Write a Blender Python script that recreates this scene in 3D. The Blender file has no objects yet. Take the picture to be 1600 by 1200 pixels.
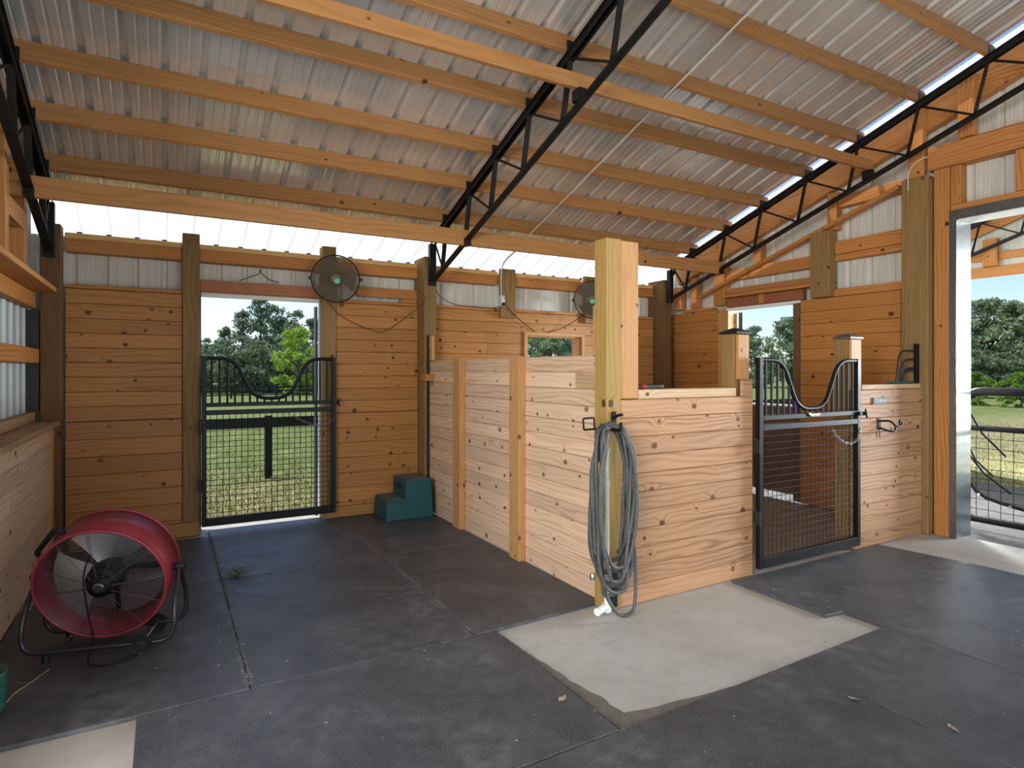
import bpy, bmesh, math, random
from mathutils import Vector, Matrix, Quaternion
RND = random.Random(11)
S = bpy.context.scene
COL = S.collection
PI = math.pi

# ------------------------------------------------------------------ helpers
class MB:
    """collects shapes, then links them as one mesh object"""
    def __init__(self, M=None):
        self.v = []; self.f = []; self.s = []; self.M = M
    def add(self, vs, fs, smooth=False):
        b = len(self.v)
        if self.M is not None:
            vs = [tuple(self.M @ Vector(p)) for p in vs]
        self.v += [tuple(p) for p in vs]
        for f in fs:
            self.f.append(tuple(b + i for i in f)); self.s.append(smooth)
        return self
    def box(self, x0, x1, y0, y1, z0, z1):
        if x0 > x1: x0, x1 = x1, x0
        if y0 > y1: y0, y1 = y1, y0
        if z0 > z1: z0, z1 = z1, z0
        v = [(x0,y0,z0),(x1,y0,z0),(x1,y1,z0),(x0,y1,z0),(x0,y0,z1),(x1,y0,z1),(x1,y1,z1),(x0,y1,z1)]
        return self.add(v, [(0,3,2,1),(4,5,6,7),(0,1,5,4),(1,2,6,5),(2,3,7,6),(3,0,4,7)])
    def bar(self, a, b, w, h, up=(0,0,1)):
        """box beam from a to b, w across, h along 'up'"""
        a = Vector(a); b = Vector(b); d = (b-a).normalized(); u = Vector(up)
        s = d.cross(u)
        if s.length < 1e-5: s = d.cross(Vector((1,0,0)))
        s.normalize(); u = s.cross(d).normalized()
        v = []
        for p in (a, b):
            for i, j in ((-1,-1),(1,-1),(1,1),(-1,1)):
                v.append(p + s*(i*w/2) + u*(j*h/2))
        return self.add(v, [(0,1,2,3),(7,6,5,4),(0,4,5,1),(1,5,6,2),(2,6,7,3),(3,7,4,0)])
    def tube(self, pts, r, n=8, closed=False, smooth=True):
        P = [Vector(p) for p in pts]; m = len(P)
        if closed: T = [(P[(i+1) % m]-P[i-1]).normalized() for i in range(m)]
        else: T = [(P[min(i+1,m-1)]-P[max(i-1,0)]).normalized() for i in range(m)]
        a = Vector((0,0,1)) if abs(T[0].z) < .9 else Vector((1,0,0))
        N = T[0].cross(a).normalized(); vs = []
        for i in range(m):
            if i:
                q = T[i-1].rotation_difference(T[i]); N = (q @ N)
                N = (N - T[i]*N.dot(T[i])).normalized()
            B = T[i].cross(N)
            rr = r[i] if isinstance(r, (list, tuple)) else r
            for k in range(n):
                t = 2*PI*k/n
                vs.append(P[i] + (N*math.cos(t)+B*math.sin(t))*rr)
        fs = []
        for i in range(m if closed else m-1):
            j = (i+1) % m
            for k in range(n):
                fs.append((i*n+k, i*n+(k+1) % n, j*n+(k+1) % n, j*n+k))
        self.add(vs, fs, smooth)
        if not closed:
            self.add(vs[:n], [tuple(range(n))[::-1]]); self.add(vs[-n:], [tuple(range(n))])
        return self
    def ring(self, R, r, z=0, n=48, k=6, c=(0,0)):
        return self.tube([(c[0]+R*math.cos(2*PI*i/n), c[1]+R*math.sin(2*PI*i/n), z) for i in range(n)], r, k, True)
    def lathe(self, prof, n=32, c=(0,0,0), smooth=True):
        vs = []; m = len(prof)
        for r, z in prof:
            for k in range(n):
                t = 2*PI*k/n
                vs.append((c[0]+r*math.cos(t), c[1]+r*math.sin(t), c[2]+z))
        fs = [(i*n+k, i*n+(k+1) % n, (i+1)*n+(k+1) % n, (i+1)*n+k) for i in range(m-1) for k in range(n)]
        self.add(vs, fs, smooth)
        self.add(vs[:n], [tuple(range(n))[::-1]]); self.add(vs[-n:], [tuple(range(n))])
        return self
    def prism(self, poly, z0, z1):
        n = len(poly)
        vs = [(x, y, z0) for x, y in poly] + [(x, y, z1) for x, y in poly]
        fs = [tuple(range(n))[::-1], tuple(range(n, 2*n))] + [(i, (i+1) % n, n+(i+1) % n, n+i) for i in range(n)]
        return self.add(vs, fs)
    def build(self, name, mat, parent=None, bev=0, local=False):
        me = bpy.data.meshes.new(name)
        off = Vector((0,0,0))
        if parent is not None and not local:
            p = parent
            while p is not None:
                off += p.location; p = p.parent
        elif parent is None and not local:
            xs = [p[0] for p in self.v]; ys = [p[1] for p in self.v]; zs = [p[2] for p in self.v]
            off = Vector(((min(xs)+max(xs))/2, (min(ys)+max(ys))/2, min(zs)))
        me.from_pydata([tuple(Vector(p)-off) for p in self.v], [], self.f)
        me.polygons.foreach_set('use_smooth', self.s)
        if bev:
            bm = bmesh.new(); bm.from_mesh(me)
            bmesh.ops.bevel(bm, geom=bm.edges[:], offset=bev, segments=1, affect='EDGES', clamp_overlap=True)
            bm.to_mesh(me); bm.free()
        me.update()
        o = bpy.data.objects.new(name, me); COL.objects.link(o)
        me.materials.append(mat)
        if parent is not None: o.parent = parent
        elif not local: o.location = off
        return o

def tag(o, label=None, cat=None, group=None, kind=None):
    if label: o['label'] = label
    if cat: o['category'] = cat
    if group: o['group'] = group
    if kind: o['kind'] = kind
    return o
def thing(name, label, cat, loc=(0,0,0), group=None, kind=None):
    o = bpy.data.objects.new(name, None); COL.objects.link(o); o.location = loc
    o.empty_display_size = .1
    return tag(o, label, cat, group, kind)
def copy_tree(o, parent=None):
    c = o.copy(); COL.objects.link(c); c.parent = parent
    for ch in list(o.children): copy_tree(ch, c)
    return c
def timber(name, label, cat, x0, x1, y0, y1, z0, z1, mat, group=None, kind=None, bev=.004):
    return tag(MB().box(x0,x1,y0,y1,z0,z1).build(name, mat, bev=bev), label, cat, group, kind)
def arc(c, r, a0, a1, n, ax=(1,0,0), ay=(0,0,1)):
    c = Vector(c); ax = Vector(ax); ay = Vector(ay)
    return [c + ax*(r*math.cos(a0+(a1-a0)*i/n)) + ay*(r*math.sin(a0+(a1-a0)*i/n)) for i in range(n+1)]
def rounded(pts, r, n=5):
    """polyline with rounded inner corners"""
    P = [Vector(p) for p in pts]; out = [P[0]]
    for i in range(1, len(P)-1):
        a = (P[i-1]-P[i]); b = (P[i+1]-P[i])
        k = min(r, a.length*.49, b.length*.49)
        p0 = P[i]+a.normalized()*k; p1 = P[i]+b.normalized()*k
        for j in range(n+1):
            t = j/n
            out.append(p0*(1-t)**2 + P[i]*2*t*(1-t) + p1*t*t)
    out.append(P[-1]); return out
def smooth_path(pts, n=6):
    P = [Vector(p) for p in pts]; out = []
    for i in range(len(P)-1):
        p0 = P[max(i-1,0)]; p1 = P[i]; p2 = P[i+1]; p3 = P[min(i+2,len(P)-1)]
        for j in range(n):
            t = j/n
            out.append(.5*((2*p1)+(p2-p0)*t+(2*p0-5*p1+4*p2-p3)*t*t+(3*p1-p0-3*p2+p3)*t**3))
    out.append(P[-1]); return out

# ------------------------------------------------------------------ camera
H = 1.5; F = 954; TH = math.radians(29.65); CY = 579
cam_d = bpy.data.cameras.new('camera'); cam = bpy.data.objects.new('camera', cam_d); COL.objects.link(cam)
cam.location = (0,0,H); cam.rotation_euler = (PI/2, 0, -TH)
cam_d.sensor_width = 36; cam_d.lens = F/1600*36; cam_d.shift_y = -(600-CY)/1600; cam_d.clip_end = 500; cam_d.clip_start = .05
S.camera = cam

# ------------------------------------------------------------------ materials
def srgb(r, g, b):
    f = lambda c: (c/255/12.92) if c/255 <= .04045 else ((c/255+.055)/1.055)**2.4
    return (f(r), f(g), f(b), 1)
class NT:
    def __init__(self, name):
        self.m = bpy.data.materials.new(name); self.m.use_nodes = True
        self.t = self.m.node_tree; self.t.nodes.clear()
        self.out = self.n('ShaderNodeOutputMaterial')
    def n(self, ty, **kw):
        x = self.t.nodes.new(ty)
        for k, v in kw.items(): setattr(x, k, v)
        return x
    def l(self, a, b): self.t.links.new(a, b)
    def set(self, sock, v):
        if hasattr(v, 'links') or isinstance(v, bpy.types.NodeSocket): self.l(v, sock)
        else: sock.default_value = v
    def math(self, op, a, b=0.0, c=0.0, clamp=False):
        x = self.n('ShaderNodeMath', operation=op, use_clamp=clamp)
        for s, v in zip(x.inputs, (a, b, c)): self.set(s, v)
        return x.outputs[0]
    def mix(self, fac, a, b, blend='MIX'):
        x = self.n('ShaderNodeMix', data_type='RGBA', blend_type=blend)
        self.set(x.inputs[0], fac); self.set(x.inputs[6], a); self.set(x.inputs[7], b)
        return x.outputs[2]
    def noise(self, vec, scale=5, detail=3, rough=.5, dist=0):
        x = self.n('ShaderNodeTexNoise'); self.l(vec, x.inputs['Vector'])
        x.inputs['Scale'].default_value = scale; x.inputs['Detail'].default_value = detail
        x.inputs['Roughness'].default_value = rough; x.inputs['Distortion'].default_value = dist
        return x.outputs[0]
    def mapr(self, v, a, b, c=0., d=1., smooth=False):
        x = self.n('ShaderNodeMapRange'); x.clamp = True
        if smooth: x.interpolation_type = 'SMOOTHSTEP'
        self.set(x.inputs[0], v)
        for i, k in zip((1,2,3,4), (a,b,c,d)): x.inputs[i].default_value = k
        return x.outputs[0]
    def comb(self, x, y, z):
        c = self.n('ShaderNodeCombineXYZ')
        for s, v in zip(c.inputs, (x,y,z)): self.set(s, v)
        return c.outputs[0]
    def obj(self): return self.n('ShaderNodeTexCoord').outputs['Object']
    def sep(self, v):
        s = self.n('ShaderNodeSeparateXYZ'); self.l(v, s.inputs[0]); return s.outputs
    def bump(self, h, strength=.3, dist=.01):
        b = self.n('ShaderNodeBump'); b.inputs['Strength'].default_value = strength; b.inputs['Distance'].default_value = dist
        self.l(h, b.inputs['Height']); return b.outputs[0]
    def pbr(self, color, rough=.5, metal=0., normal=None, **kw):
        p = self.n('ShaderNodeBsdfPrincipled')
        self.set(p.inputs['Base Color'], color); self.set(p.inputs['Roughness'], rough); self.set(p.inputs['Metallic'], metal)
        if normal is not None: self.l(normal, p.inputs['Normal'])
        for k, v in kw.items(): self.set(p.inputs[k], v)
        self.l(p.outputs[0], self.out.inputs[0]); return p

def plain(name, c, rough=.5, metal=0., bump=0, bscale=80, var=.0):
    t = NT(name); o = t.obj(); col = c; nrm = None
    if var:
        nz = t.noise(o, bscale*.2, 4)
        col = t.mix(t.mapr(nz, .3, .7), tuple(x*(1-var) for x in c[:3])+(1,), tuple(min(1,x*(1+var)) for x in c[:3])+(1,))
    if bump: nrm = t.bump(t.noise(o, bscale, 3), bump, .004)
    t.pbr(col, rough, metal, nrm, **({'Specular IOR Level': .22} if max(c[:3]) < .02 else {})); return t.m

def wood(name, base, dark, axis='X', knots=.35, period=.018, tint=.22, rough=.6, contrast=.55, knotcol=(50,24,10), kz=8.0, weather=0.0, wcol=(120,112,100)):
    t = NT(name); g = t.n('ShaderNodeNewGeometry'); oi = t.n('ShaderNodeObjectInfo')
    rnd = t.math('ADD', g.outputs['Random Per Island'], oi.outputs['Random'])
    o = t.sep(t.obj())
    a, b, c = {'X': (0,1,2), 'Y': (1,0,2), 'Z': (2,0,1)}[axis]
    L = t.math('ADD', o[a], t.math('MULTIPLY', rnd, 17.3))
    U = t.math('ADD', o[b], t.math('MULTIPLY', rnd, 5.1))
    V = t.math('ADD', o[c], t.math('MULTIPLY', rnd, 9.7))
    # knots
    vk = t.n('ShaderNodeTexVoronoi', voronoi_dimensions='2D'); vk.inputs['Scale'].default_value = 1
    VV = t.math('ADD', V, U)
    t.l(t.comb(t.math('MULTIPLY', L, kz*.8), t.math('MULTIPLY', VV, kz), 0.0), vk.inputs['Vector'])
    kc = t.sep(vk.outputs['Color'])
    sel = t.math('GREATER_THAN', kc[0], 1-knots*.42)
    kd = t.math('MULTIPLY', vk.outputs['Distance'], t.mapr(kc[1], 0, 1, .8, 2.2))
    kd = t.math('ADD', kd, t.math('MULTIPLY', t.math('SUBTRACT', t.noise(t.comb(t.math('MULTIPLY', L, 60), t.math('MULTIPLY', VV, 60), 0.0), 1, 2), .5), .08))
    knot = t.math('MULTIPLY', t.mapr(kd, .10, .19, 1, 0, True), t.math('MULTIPLY', sel, t.mapr(kc[2], 0, 1, .7, 1)))
    pull = t.math('MULTIPLY', t.mapr(kd, .0, .6, 1, 0, True), sel)
    wob = t.noise(t.comb(t.math('MULTIPLY', L, 1.1), t.math('MULTIPLY', U, 6), t.math('MULTIPLY', V, 6)), 1, 2)
    ph = t.math('ADD', t.math('MULTIPLY', t.math('ADD', V, t.math('MULTIPLY', U, .7)), 2*PI/period*.55), t.math('ADD', t.math('MULTIPLY', wob, 30), t.math('MULTIPLY', pull, 9)))
    gr = t.math('POWER', t.math('ADD', t.math('MULTIPLY', t.math('SINE', ph), .5), .5), 2.2)
    fine = t.noise(t.comb(t.math('MULTIPLY', L, 3), t.math('MULTIPLY', U, 120), t.math('MULTIPLY', V, 120)), 1, 3)
    patch = t.noise(t.comb(t.math('MULTIPLY', L, .9), t.math('MULTIPLY', U, 9), t.math('MULTIPLY', V, 9)), 1, 2)
    gmix = t.math('MULTIPLY', gr, t.math('MULTIPLY', t.mapr(patch, .35, .65, .25, 1), contrast))
    gmix = t.math('ADD', gmix, t.math('MULTIPLY', t.mapr(fine, .3, .7), .22))
    col = t.mix(gmix, base, dark)
    if weather:
        wn = t.noise(t.comb(t.math('MULTIPLY', L, 1.5), t.math('MULTIPLY', U, 14), t.math('MULTIPLY', V, 14)), 1, 4)
        col = t.mix(t.math('MULTIPLY', t.mapr(wn, .35, .65), weather), col, srgb(*wcol))
    br = t.math('ADD', t.math('MULTIPLY', t.math('FRACT', t.math('MULTIPLY', rnd, 7.31)), tint), 1-tint*.5)
    col = t.mix(1.0, col, t.comb(br, br, br), 'MULTIPLY')
    col = t.mix(knot, col, srgb(*knotcol))
    nrm = t.bump(t.math('ADD', gr, fine), .12, .002)
    t.pbr(col, rough, 0, nrm, **{'Specular IOR Level': .3}); return t.m

W_PANEL = wood('orange_pine_x', srgb(184,130,74), srgb(136,86,42), 'X', .5, .022, .2, .5, .5)  # aged, stained boards; the light on the back wall is also in this tone
W_PANEL_Y = wood('orange_pine_y', srgb(184,126,66), srgb(136,82,38), 'Y', .45, .022, .2, .5, .5)
W_PALE_X = wood('pale_pine_x', srgb(188,146,110), srgb(130,86,54), 'X', .55, .02, .26, .6, .62, (96,48,24))
W_PALE_Y = wood('pale_pine_y', srgb(222,190,158), srgb(164,114,78), 'Y', .55, .022, .22, .6, .42, (104,56,30), weather=.12, wcol=(225,214,200))  # same pine kept paler, the light on the partition put into its colour
W_GREY_Y = wood('worn_pine_y', srgb(232,206,176), srgb(184,142,106), 'Y', .5, .024, .3, .65, .45, (72,44,28), weather=.35, wcol=(208,200,190))
W_BEAM = wood('beam_pine_x', srgb(176,128,80), srgb(138,90,50), 'X', .12, .03, .2, .55, .4)
W_FRAME_X = wood('framing_pine_x', srgb(194,134,76), srgb(146,84,40), 'X', .2, .016, .2, .55, .65)
W_FRAME_Y = wood('framing_pine_y', srgb(194,134,76), srgb(146,84,40), 'Y', .2, .016, .2, .55, .65)
W_FRAME_Z = wood('framing_pine_z', srgb(194,134,76), srgb(146,84,40), 'Z', .2, .016, .2, .55, .6)
W_SUNLIT_X = wood('sunlit_plate_x', srgb(232,190,130), srgb(206,150,92), 'X', .2, .02, .1, .55, .4)  # pale tone stands for sunlight along the header strip
W_RED_X = wood('reddish_pine_x', srgb(176,116,84), srgb(140,82,58), 'X', .1, .02, .15, .6, .35)
W_RED_Y = wood('reddish_pine_y', srgb(150,96,66), srgb(110,62,42), 'Y', .15, .02, .15, .6, .45)
W_POST = wood('treated_pine_z', srgb(156,122,76), srgb(104,78,42), 'Z', .3, .02, .15, .7, .5, weather=.35, wcol=(112,98,72))
W_POSTDARK = wood('dark_treated_pine_z', srgb(118,88,56), srgb(78,56,32), 'Z', .3, .02, .12, .75, .45, weather=.3, wcol=(88,74,54))
W_POSTY = wood('yellow_treated_pine_z', srgb(170,138,80), srgb(130,98,50), 'Z', .3, .02, .1, .6, .4)
W_WHITE_Z = wood('white_pine_z', srgb(196,148,98), srgb(158,106,62), 'Z', .4, .026, .1, .6, .4, (96,50,24))
W_CAP_X = wood('worn_cap_x', srgb(214,180,140), srgb(160,116,80), 'X', .3, .02, .1, .65, .5, weather=.3, wcol=(190,176,160))
W_CAP_Y = wood('worn_cap_y', srgb(196,160,120), srgb(140,100,68), 'Y', .3, .02, .1, .7, .5, weather=.45, wcol=(150,138,124))
W_DOOR = wood('weathered_door_z', srgb(128,100,82), srgb(100,76,62), 'Z', .1, .05, .1, .75, .25, weather=.5, wcol=(104,88,76))

BLACK = plain('black_paint', (.006,.006,.007,1), .5)
BLACK_SATIN = plain('black_coated_steel', (.018,.019,.021,1), .34)
GATE_STEEL = plain('black_gate_enamel', (.007,.007,.008,1), .42)
TRUSS = plain('black_truss_paint', (.012,.011,.011,1), .42, 0, .15, 60, .3)
RUBBER_BLACK = plain('black_plastic', (.015,.016,.018,1), .5)
RED = plain('red_fan_enamel', (.27,.026,.045,1), .38, 0, .02, 40, .15)
CHROME = plain('bright_steel', (.62,.62,.6,1), .28, 1.)
ALU = plain('dull_aluminium', (.4,.42,.45,1), .4, .85)
WIRE = plain('dark_chrome_wire', (.12,.12,.13,1), .35, .8)
GALV = None
TEAL = plain('teal_plastic', (.007,.07,.08,1), .55, 0, .1, 60, .15)
TEAL_TOP = plain('dusty_teal_tread', (.12,.16,.16,1), .85, 0, .3, 120, .25)
GREEN_TUB = plain('green_plastic', (.01,.07,.05,1), .45)
PURPLE = plain('purple_tape', (.09,.015,.24,1), .5)
PVC = plain('ivory_pvc', (.72,.70,.58,1), .35)
WHITE_PL = plain('white_plastic', (.8,.8,.78,1), .4)
BRASS = plain('dull_brass', (.45,.33,.14,1), .35, .9)
HOSE = plain('grey_rubber_hose', (.075,.078,.074,1), .55, 0, .1, 200, .25)
CORD = plain('black_cord', (.012,.012,.013,1), .5)
CORD_BROWN = plain('brown_cord', (.09,.055,.03,1), .6)
CABLE_WHITE = plain('pale_cable', (.6,.57,.5,1), .5)
BADGE = plain('cream_badge', (.72,.76,.55,1), .4)
MINT = plain('mint_badge', (.10,.52,.38,1), .35)
TOOL_RED = plain('red_handle', (.4,.02,.03,1), .4)
TOOL_GREEN = plain('dark_green_grip', (.03,.05,.04,1), .6)
GREENRACK = plain('dark_green_rack', (.05,.09,.065,1), .5)
FENCE_BLACK = plain('black_fence_paint', (.015,.014,.013,1), .7)
WHITE_PAINT = plain('white_paint', (.82,.82,.82,1), .5)
GREY_TRACK = plain('dark_grey_track', (.05,.055,.065,1), .5)
STRAW = plain('dry_straw', (.42,.34,.2,1), .9)
LEAFDRY = plain('dry_leaf', (.35,.28,.22,1), .9)
WEED = plain('dry_weed', (.16,.17,.09,1), .9)
CAPBLACK = plain('black_post_cap', (.012,.012,.014,1), .45)
CAPGREY = plain('grey_post_cap', (.10,.085,.07,1), .5)
PLATE = plain('brushed_plate', (.10,.14,.16,1), .6, 0)
PLATE_LIGHT = plain('plate_lettering', (.45,.5,.5,1), .6, 0)

def mk_galv():
    t = NT('galvanized_steel'); o = t.obj()
    vo = t.n('ShaderNodeTexVoronoi'); vo.inputs['Scale'].default_value = 40; t.l(o, vo.inputs['Vector'])
    t.pbr(t.mix(t.sep(vo.outputs['Color'])[0], (.22,.24,.25,1), (.27,.29,.30,1)), .3, .9); return t.m
GALV = mk_galv()
def mk_roof():
    t = NT('galvalume_roofing'); o = t.obj(); s = t.sep(o)
    n1 = t.noise(t.comb(t.math('MULTIPLY', s[0], 3), t.math('MULTIPLY', s[1], .6), s[2]), 1.2, 3)
    n2 = t.noise(t.comb(t.math('MULTIPLY', s[0], 160), t.math('MULTIPLY', s[1], .8), s[2]), 1, 1)
    c = t.mix(t.mapr(n1, .3, .7), (.68,.69,.70,1), (.80,.81,.82,1))
    t.pbr(c, .26, .66); return t.m
ROOF = mk_roof()
def mk_siding(name, c, rough=.4):
    t = NT(name); o = t.obj(); s = t.sep(o)
    n = t.noise(t.comb(t.math('MULTIPLY', s[0], 12), t.math('MULTIPLY', s[1], 12), s[2]), 2, 3)
    t.pbr(t.mix(t.mapr(n, .3, .7), tuple(x*.86 for x in c[:3])+(1,), c), rough); return t.m
SIDING = mk_siding('white_siding', (.66,.65,.60,1))
SIDING_BLUE = mk_siding('pale_blue_siding', (.42,.47,.48,1))
def mk_skylight():
    t = NT('translucent_white_panel')
    a = t.n('ShaderNodeBsdfTranslucent'); a.inputs[0].default_value = (1,.98,.88,1)
    b = t.n('ShaderNodeBsdfDiffuse'); b.inputs[0].default_value = (.85,.85,.82,1)
    m = t.n('ShaderNodeMixShader'); m.inputs[0].default_value = .22
    t.l(a.outputs[0], m.inputs[1]); t.l(b.outputs[0], m.inputs[2]); t.l(m.outputs[0], t.out.inputs[0]); return t.m
SKYL = mk_skylight()
def mk_rubber():
    t = NT('stall_mat_rubber'); o = t.obj(); g = t.n('ShaderNodeObjectInfo')
    p = t.n('ShaderNodeVectorMath', operation='ADD'); t.l(o, p.inputs[0]); t.l(t.comb(g.outputs['Random'], g.outputs['Random'], 0.0), p.inputs[1]); p = p.outputs[0]
    big = t.noise(p, 2.2, 5, .6); mid = t.noise(p, 14, 4, .6); fine = t.noise(p, 150, 2, .6)
    dust = t.math('MULTIPLY', t.mapr(big, .36, .66), t.mapr(mid, .35, .65, .2, 1))
    c = t.mix(t.mapr(fine, .35, .65), (.026,.028,.033,1), (.088,.093,.104,1))
    c = t.mix(t.math('MULTIPLY', dust, .75), c, (.15,.155,.165,1))
    vo = t.n('ShaderNodeTexVoronoi'); vo.inputs['Scale'].default_value = 30; t.l(p, vo.inputs['Vector'])
    sp = t.math('MULTIPLY', t.mapr(vo.outputs['Distance'], .05, .11, 1, 0), t.math('GREATER_THAN', t.sep(vo.outputs['Color'])[0], .95))
    c = t.mix(sp, c, (.26,.25,.22,1))
    t.pbr(c, t.mapr(mid, .3, .7, .42, .62), 0, t.bump(fine, .2, .003), **{'Specular IOR Level': .5}); return t.m
RUBBER = mk_rubber()
def mk_concrete():
    t = NT('pale_concrete'); o = t.obj()
    big = t.noise(o, 1.6, 5, .6); mid = t.noise(o, 9, 5, .65); fine = t.noise(o, 160, 2)
    c = t.mix(t.mapr(big, .35, .65), (.42,.40,.36,1), (.52,.50,.46,1))
    c = t.mix(t.mapr(mid, .5, .75, 0, .5), c, (.34,.32,.285,1))
    vo = t.n('ShaderNodeTexVoronoi'); vo.inputs['Scale'].default_value = 9; t.l(o, vo.inputs['Vector'])
    sp = t.math('MULTIPLY', t.mapr(vo.outputs['Distance'], .04, .09, 1, 0), t.math('GREATER_THAN', t.sep(vo.outputs['Color'])[0], .93))
    c = t.mix(t.math('MULTIPLY', sp, .8), c, (.10,.09,.08,1))
    t.pbr(c, .75, 0, t.bump(fine, .12, .002)); return t.m
CONCRETE = mk_concrete()
def mk_grass(name='lawn'):
    t = NT(name); o = t.obj()
    big = t.noise(o, .35, 5, .6); mid = t.noise(o, 2.2, 5, .65); fine = t.noise(o, 30, 4, .7)
    c = t.mix(t.mapr(big, .35, .65), (.15,.20,.055,1), (.24,.265,.085,1))
    c = t.mix(t.mapr(fine, .3, .7), c, (.10,.155,.04,1))
    c = t.mix(t.mapr(mid, .5, .68, 0, .75), c, (.36,.29,.16,1))
    py = t.sep(o)[1]
    near = t.math('MULTIPLY', t.mapr(py, 6.8, 11.5, .9, 0, True), t.mapr(mid, .3, .6, .35, 1))
    c = t.mix(near, c, (.42,.35,.19,1))
    t.pbr(c, .95, 0, t.bump(fine, .5, .03), **{'Specular IOR Level': .1}); return t.m
GRASS = mk_grass()
def mk_dirt(name, a, b, sc=6):
    t = NT(name); o = t.obj(); n = t.noise(o, sc, 6, .7); f = t.noise(o, sc*14, 3, .7)
    c = t.mix(t.mapr(n, .3, .7), a, b); c = t.mix(t.mapr(f, .3, .7, 0, .5), c, tuple(x*.45 for x in a[:3])+(1,))
    t.pbr(c, .95, 0, t.bump(t.math('ADD', n, f), .6, .02)); return t.m
BEDDING = mk_dirt('sand_bedding', (.34,.24,.16,1), (.52,.39,.27,1), 7)
GRAVEL = mk_dirt('dark_gravel', (.10,.095,.09,1), (.20,.19,.175,1), 9)
DIRT = mk_dirt('grey_silt', (.17,.15,.12,1), (.27,.24,.20,1), 14)
def mk_leaf(name, a, b, tr=.35):
    t = NT(name); g = t.n('ShaderNodeNewGeometry')
    c = t.mix(g.outputs['Random Per Island'], a, b)
    d = t.n('ShaderNodeBsdfDiffuse'); t.l(c, d.inputs[0])
    e = t.n('ShaderNodeBsdfTranslucent'); t.l(c, e.inputs[0])
    m = t.n('ShaderNodeMixShader'); m.inputs[0].default_value = tr
    t.l(d.outputs[0], m.inputs[1]); t.l(e.outputs[0], m.inputs[2]); t.l(m.outputs[0], t.out.inputs[0]); return t.m
PINE_L = mk_leaf('pine_needles', (.13,.185,.095,1), (.31,.37,.22,1))
OAK_L = mk_leaf('oak_leaves', (.17,.24,.12,1), (.40,.47,.28,1))
LIME_L = mk_leaf('spring_leaves', (.24,.38,.05,1), (.46,.60,.12,1))
BUSH_L = mk_leaf('shrub_leaves', (.10,.20,.03,1), (.27,.40,.07,1))
BLADE = mk_leaf('grass_blades', (.15,.20,.05,1), (.42,.38,.17,1))
BARK = plain('grey_bark', (.12,.09,.07,1), .9, 0, .4, 30, .3)
def mk_cloth():
    t = NT('shade_cloth'); d = t.n('ShaderNodeBsdfDiffuse'); d.inputs[0].default_value = (.012,.014,.013,1)
    tr = t.n('ShaderNodeBsdfTransparent'); m = t.n('ShaderNodeMixShader'); m.inputs[0].default_value = .28
    t.l(d.outputs[0], m.inputs[1]); t.l(tr.outputs[0], m.inputs[2]); t.l(m.outputs[0], t.out.inputs[0]); return t.m
CLOTH = mk_cloth()
def mk_dust():
    t = NT('pale_dust'); o = t.obj(); n = t.noise(o, 55, 3, .7); n2 = t.noise(o, 2.5, 2)
    d = t.n('ShaderNodeBsdfDiffuse'); d.inputs[0].default_value = (.30,.30,.29,1)
    tr = t.n('ShaderNodeBsdfTransparent'); m = t.n('ShaderNodeMixShader')
    t.l(t.math('MULTIPLY', t.mapr(n, .48, .6), t.mapr(n2, .35, .55, .15, .9)), m.inputs[0])
    t.l(tr.outputs[0], m.inputs[1]); t.l(d.outputs[0], m.inputs[2]); t.l(m.outputs[0], t.out.inputs[0]); return t.m
DUST = mk_dust()
CHIP = plain('pale_chip', (.45,.43,.38,1), .9)

# ------------------------------------------------------------------ dimensions
YB = 6.35          # inner face of back wall boards
XL = -.79          # inner face of sill wall boards
XR = 6.20          # inner face of gable wall boards
YF = 3.05          # face of stall front
SL = 1/3           # roof pitch
def zp(y): return 3.015 + SL*(5.745-y)      # purlin underside / truss top
def zr(y): return zp(y) + .148              # roof sheet
RIDGE = -1.2

# ------------------------------------------------------------------ ground and floor
g = MB(); g.add([(-150,-60,-.1),(190,-60,-.1),(190,190,-.1),(-150,190,-.1)], [(0,1,2,3)])
tag(g.build('ground', GRASS, local=True), 'sunlit mown paddock grass around the barn', 'ground', kind='structure')
tag(MB().box(-.99, 6.36, -8.5, 6.72, -.14, -.02).build('floor', CONCRETE, local=True), 'pale concrete barn floor slab', 'floor', kind='structure')
tag(MB().box(6.362, 9.75, -6, 6.6, -.13, -.035).build('ground_aisle', GRAVEL, local=True), 'dark gravel ground under the side aisle roof', 'ground', kind='structure')
tag(MB().box(2.62, 6.17, 3.22, 6.32, -.018, .012).build('sand_bedding', BEDDING, local=True), 'trampled brown sand bedding on the stall floor', 'bedding', kind='stuff')

def mat_poly(poly, label):
    o = MB().prism(poly, -.0195, 0).build('rubber_mat', RUBBER, bev=.003)
    return tag(o, label, 'mat', 'black rubber floor mats')
def mat_rect(x0, x1, y0, y1, label):
    return mat_poly([(x0,y0),(x1,y0),(x1,y1),(x0,y1)], label)
mat_rect(-.73,.351,4.814,6.165, 'black rubber mat along the sill wall, between the drum fan and the back wall boards')
mat_rect(.357,1.395,4.814,6.40, 'black rubber mat laid right in front of the back doorway')
mat_rect(1.401,2.455,4.814,6.312, 'black rubber mat carrying the teal mounting block')
mat_rect(-.784,.351,3.116,4.808, 'black rubber mat under the red drum fan')
mat_rect(.357,1.527,3.116,4.808, 'black rubber mat between the drum fan mat and the partition mat')
mat_poly([(1.533,3.118),(2.455,3.165),(2.455,4.808),(1.533,4.808)], 'black rubber mat against the foot of the board partition, behind the concrete pad')
mat_poly([(-.103,1.99),(1.652,1.995),(1.66,3.109),(-.106,3.109)], 'rubber mat between the two bare concrete patches, in front of the fan mat')
mat_poly([(.9,.70),(2.786,.70),(2.786,2.012),(.9,1.976)], 'rubber mat bordering the near corner of the bare concrete pad')
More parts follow.
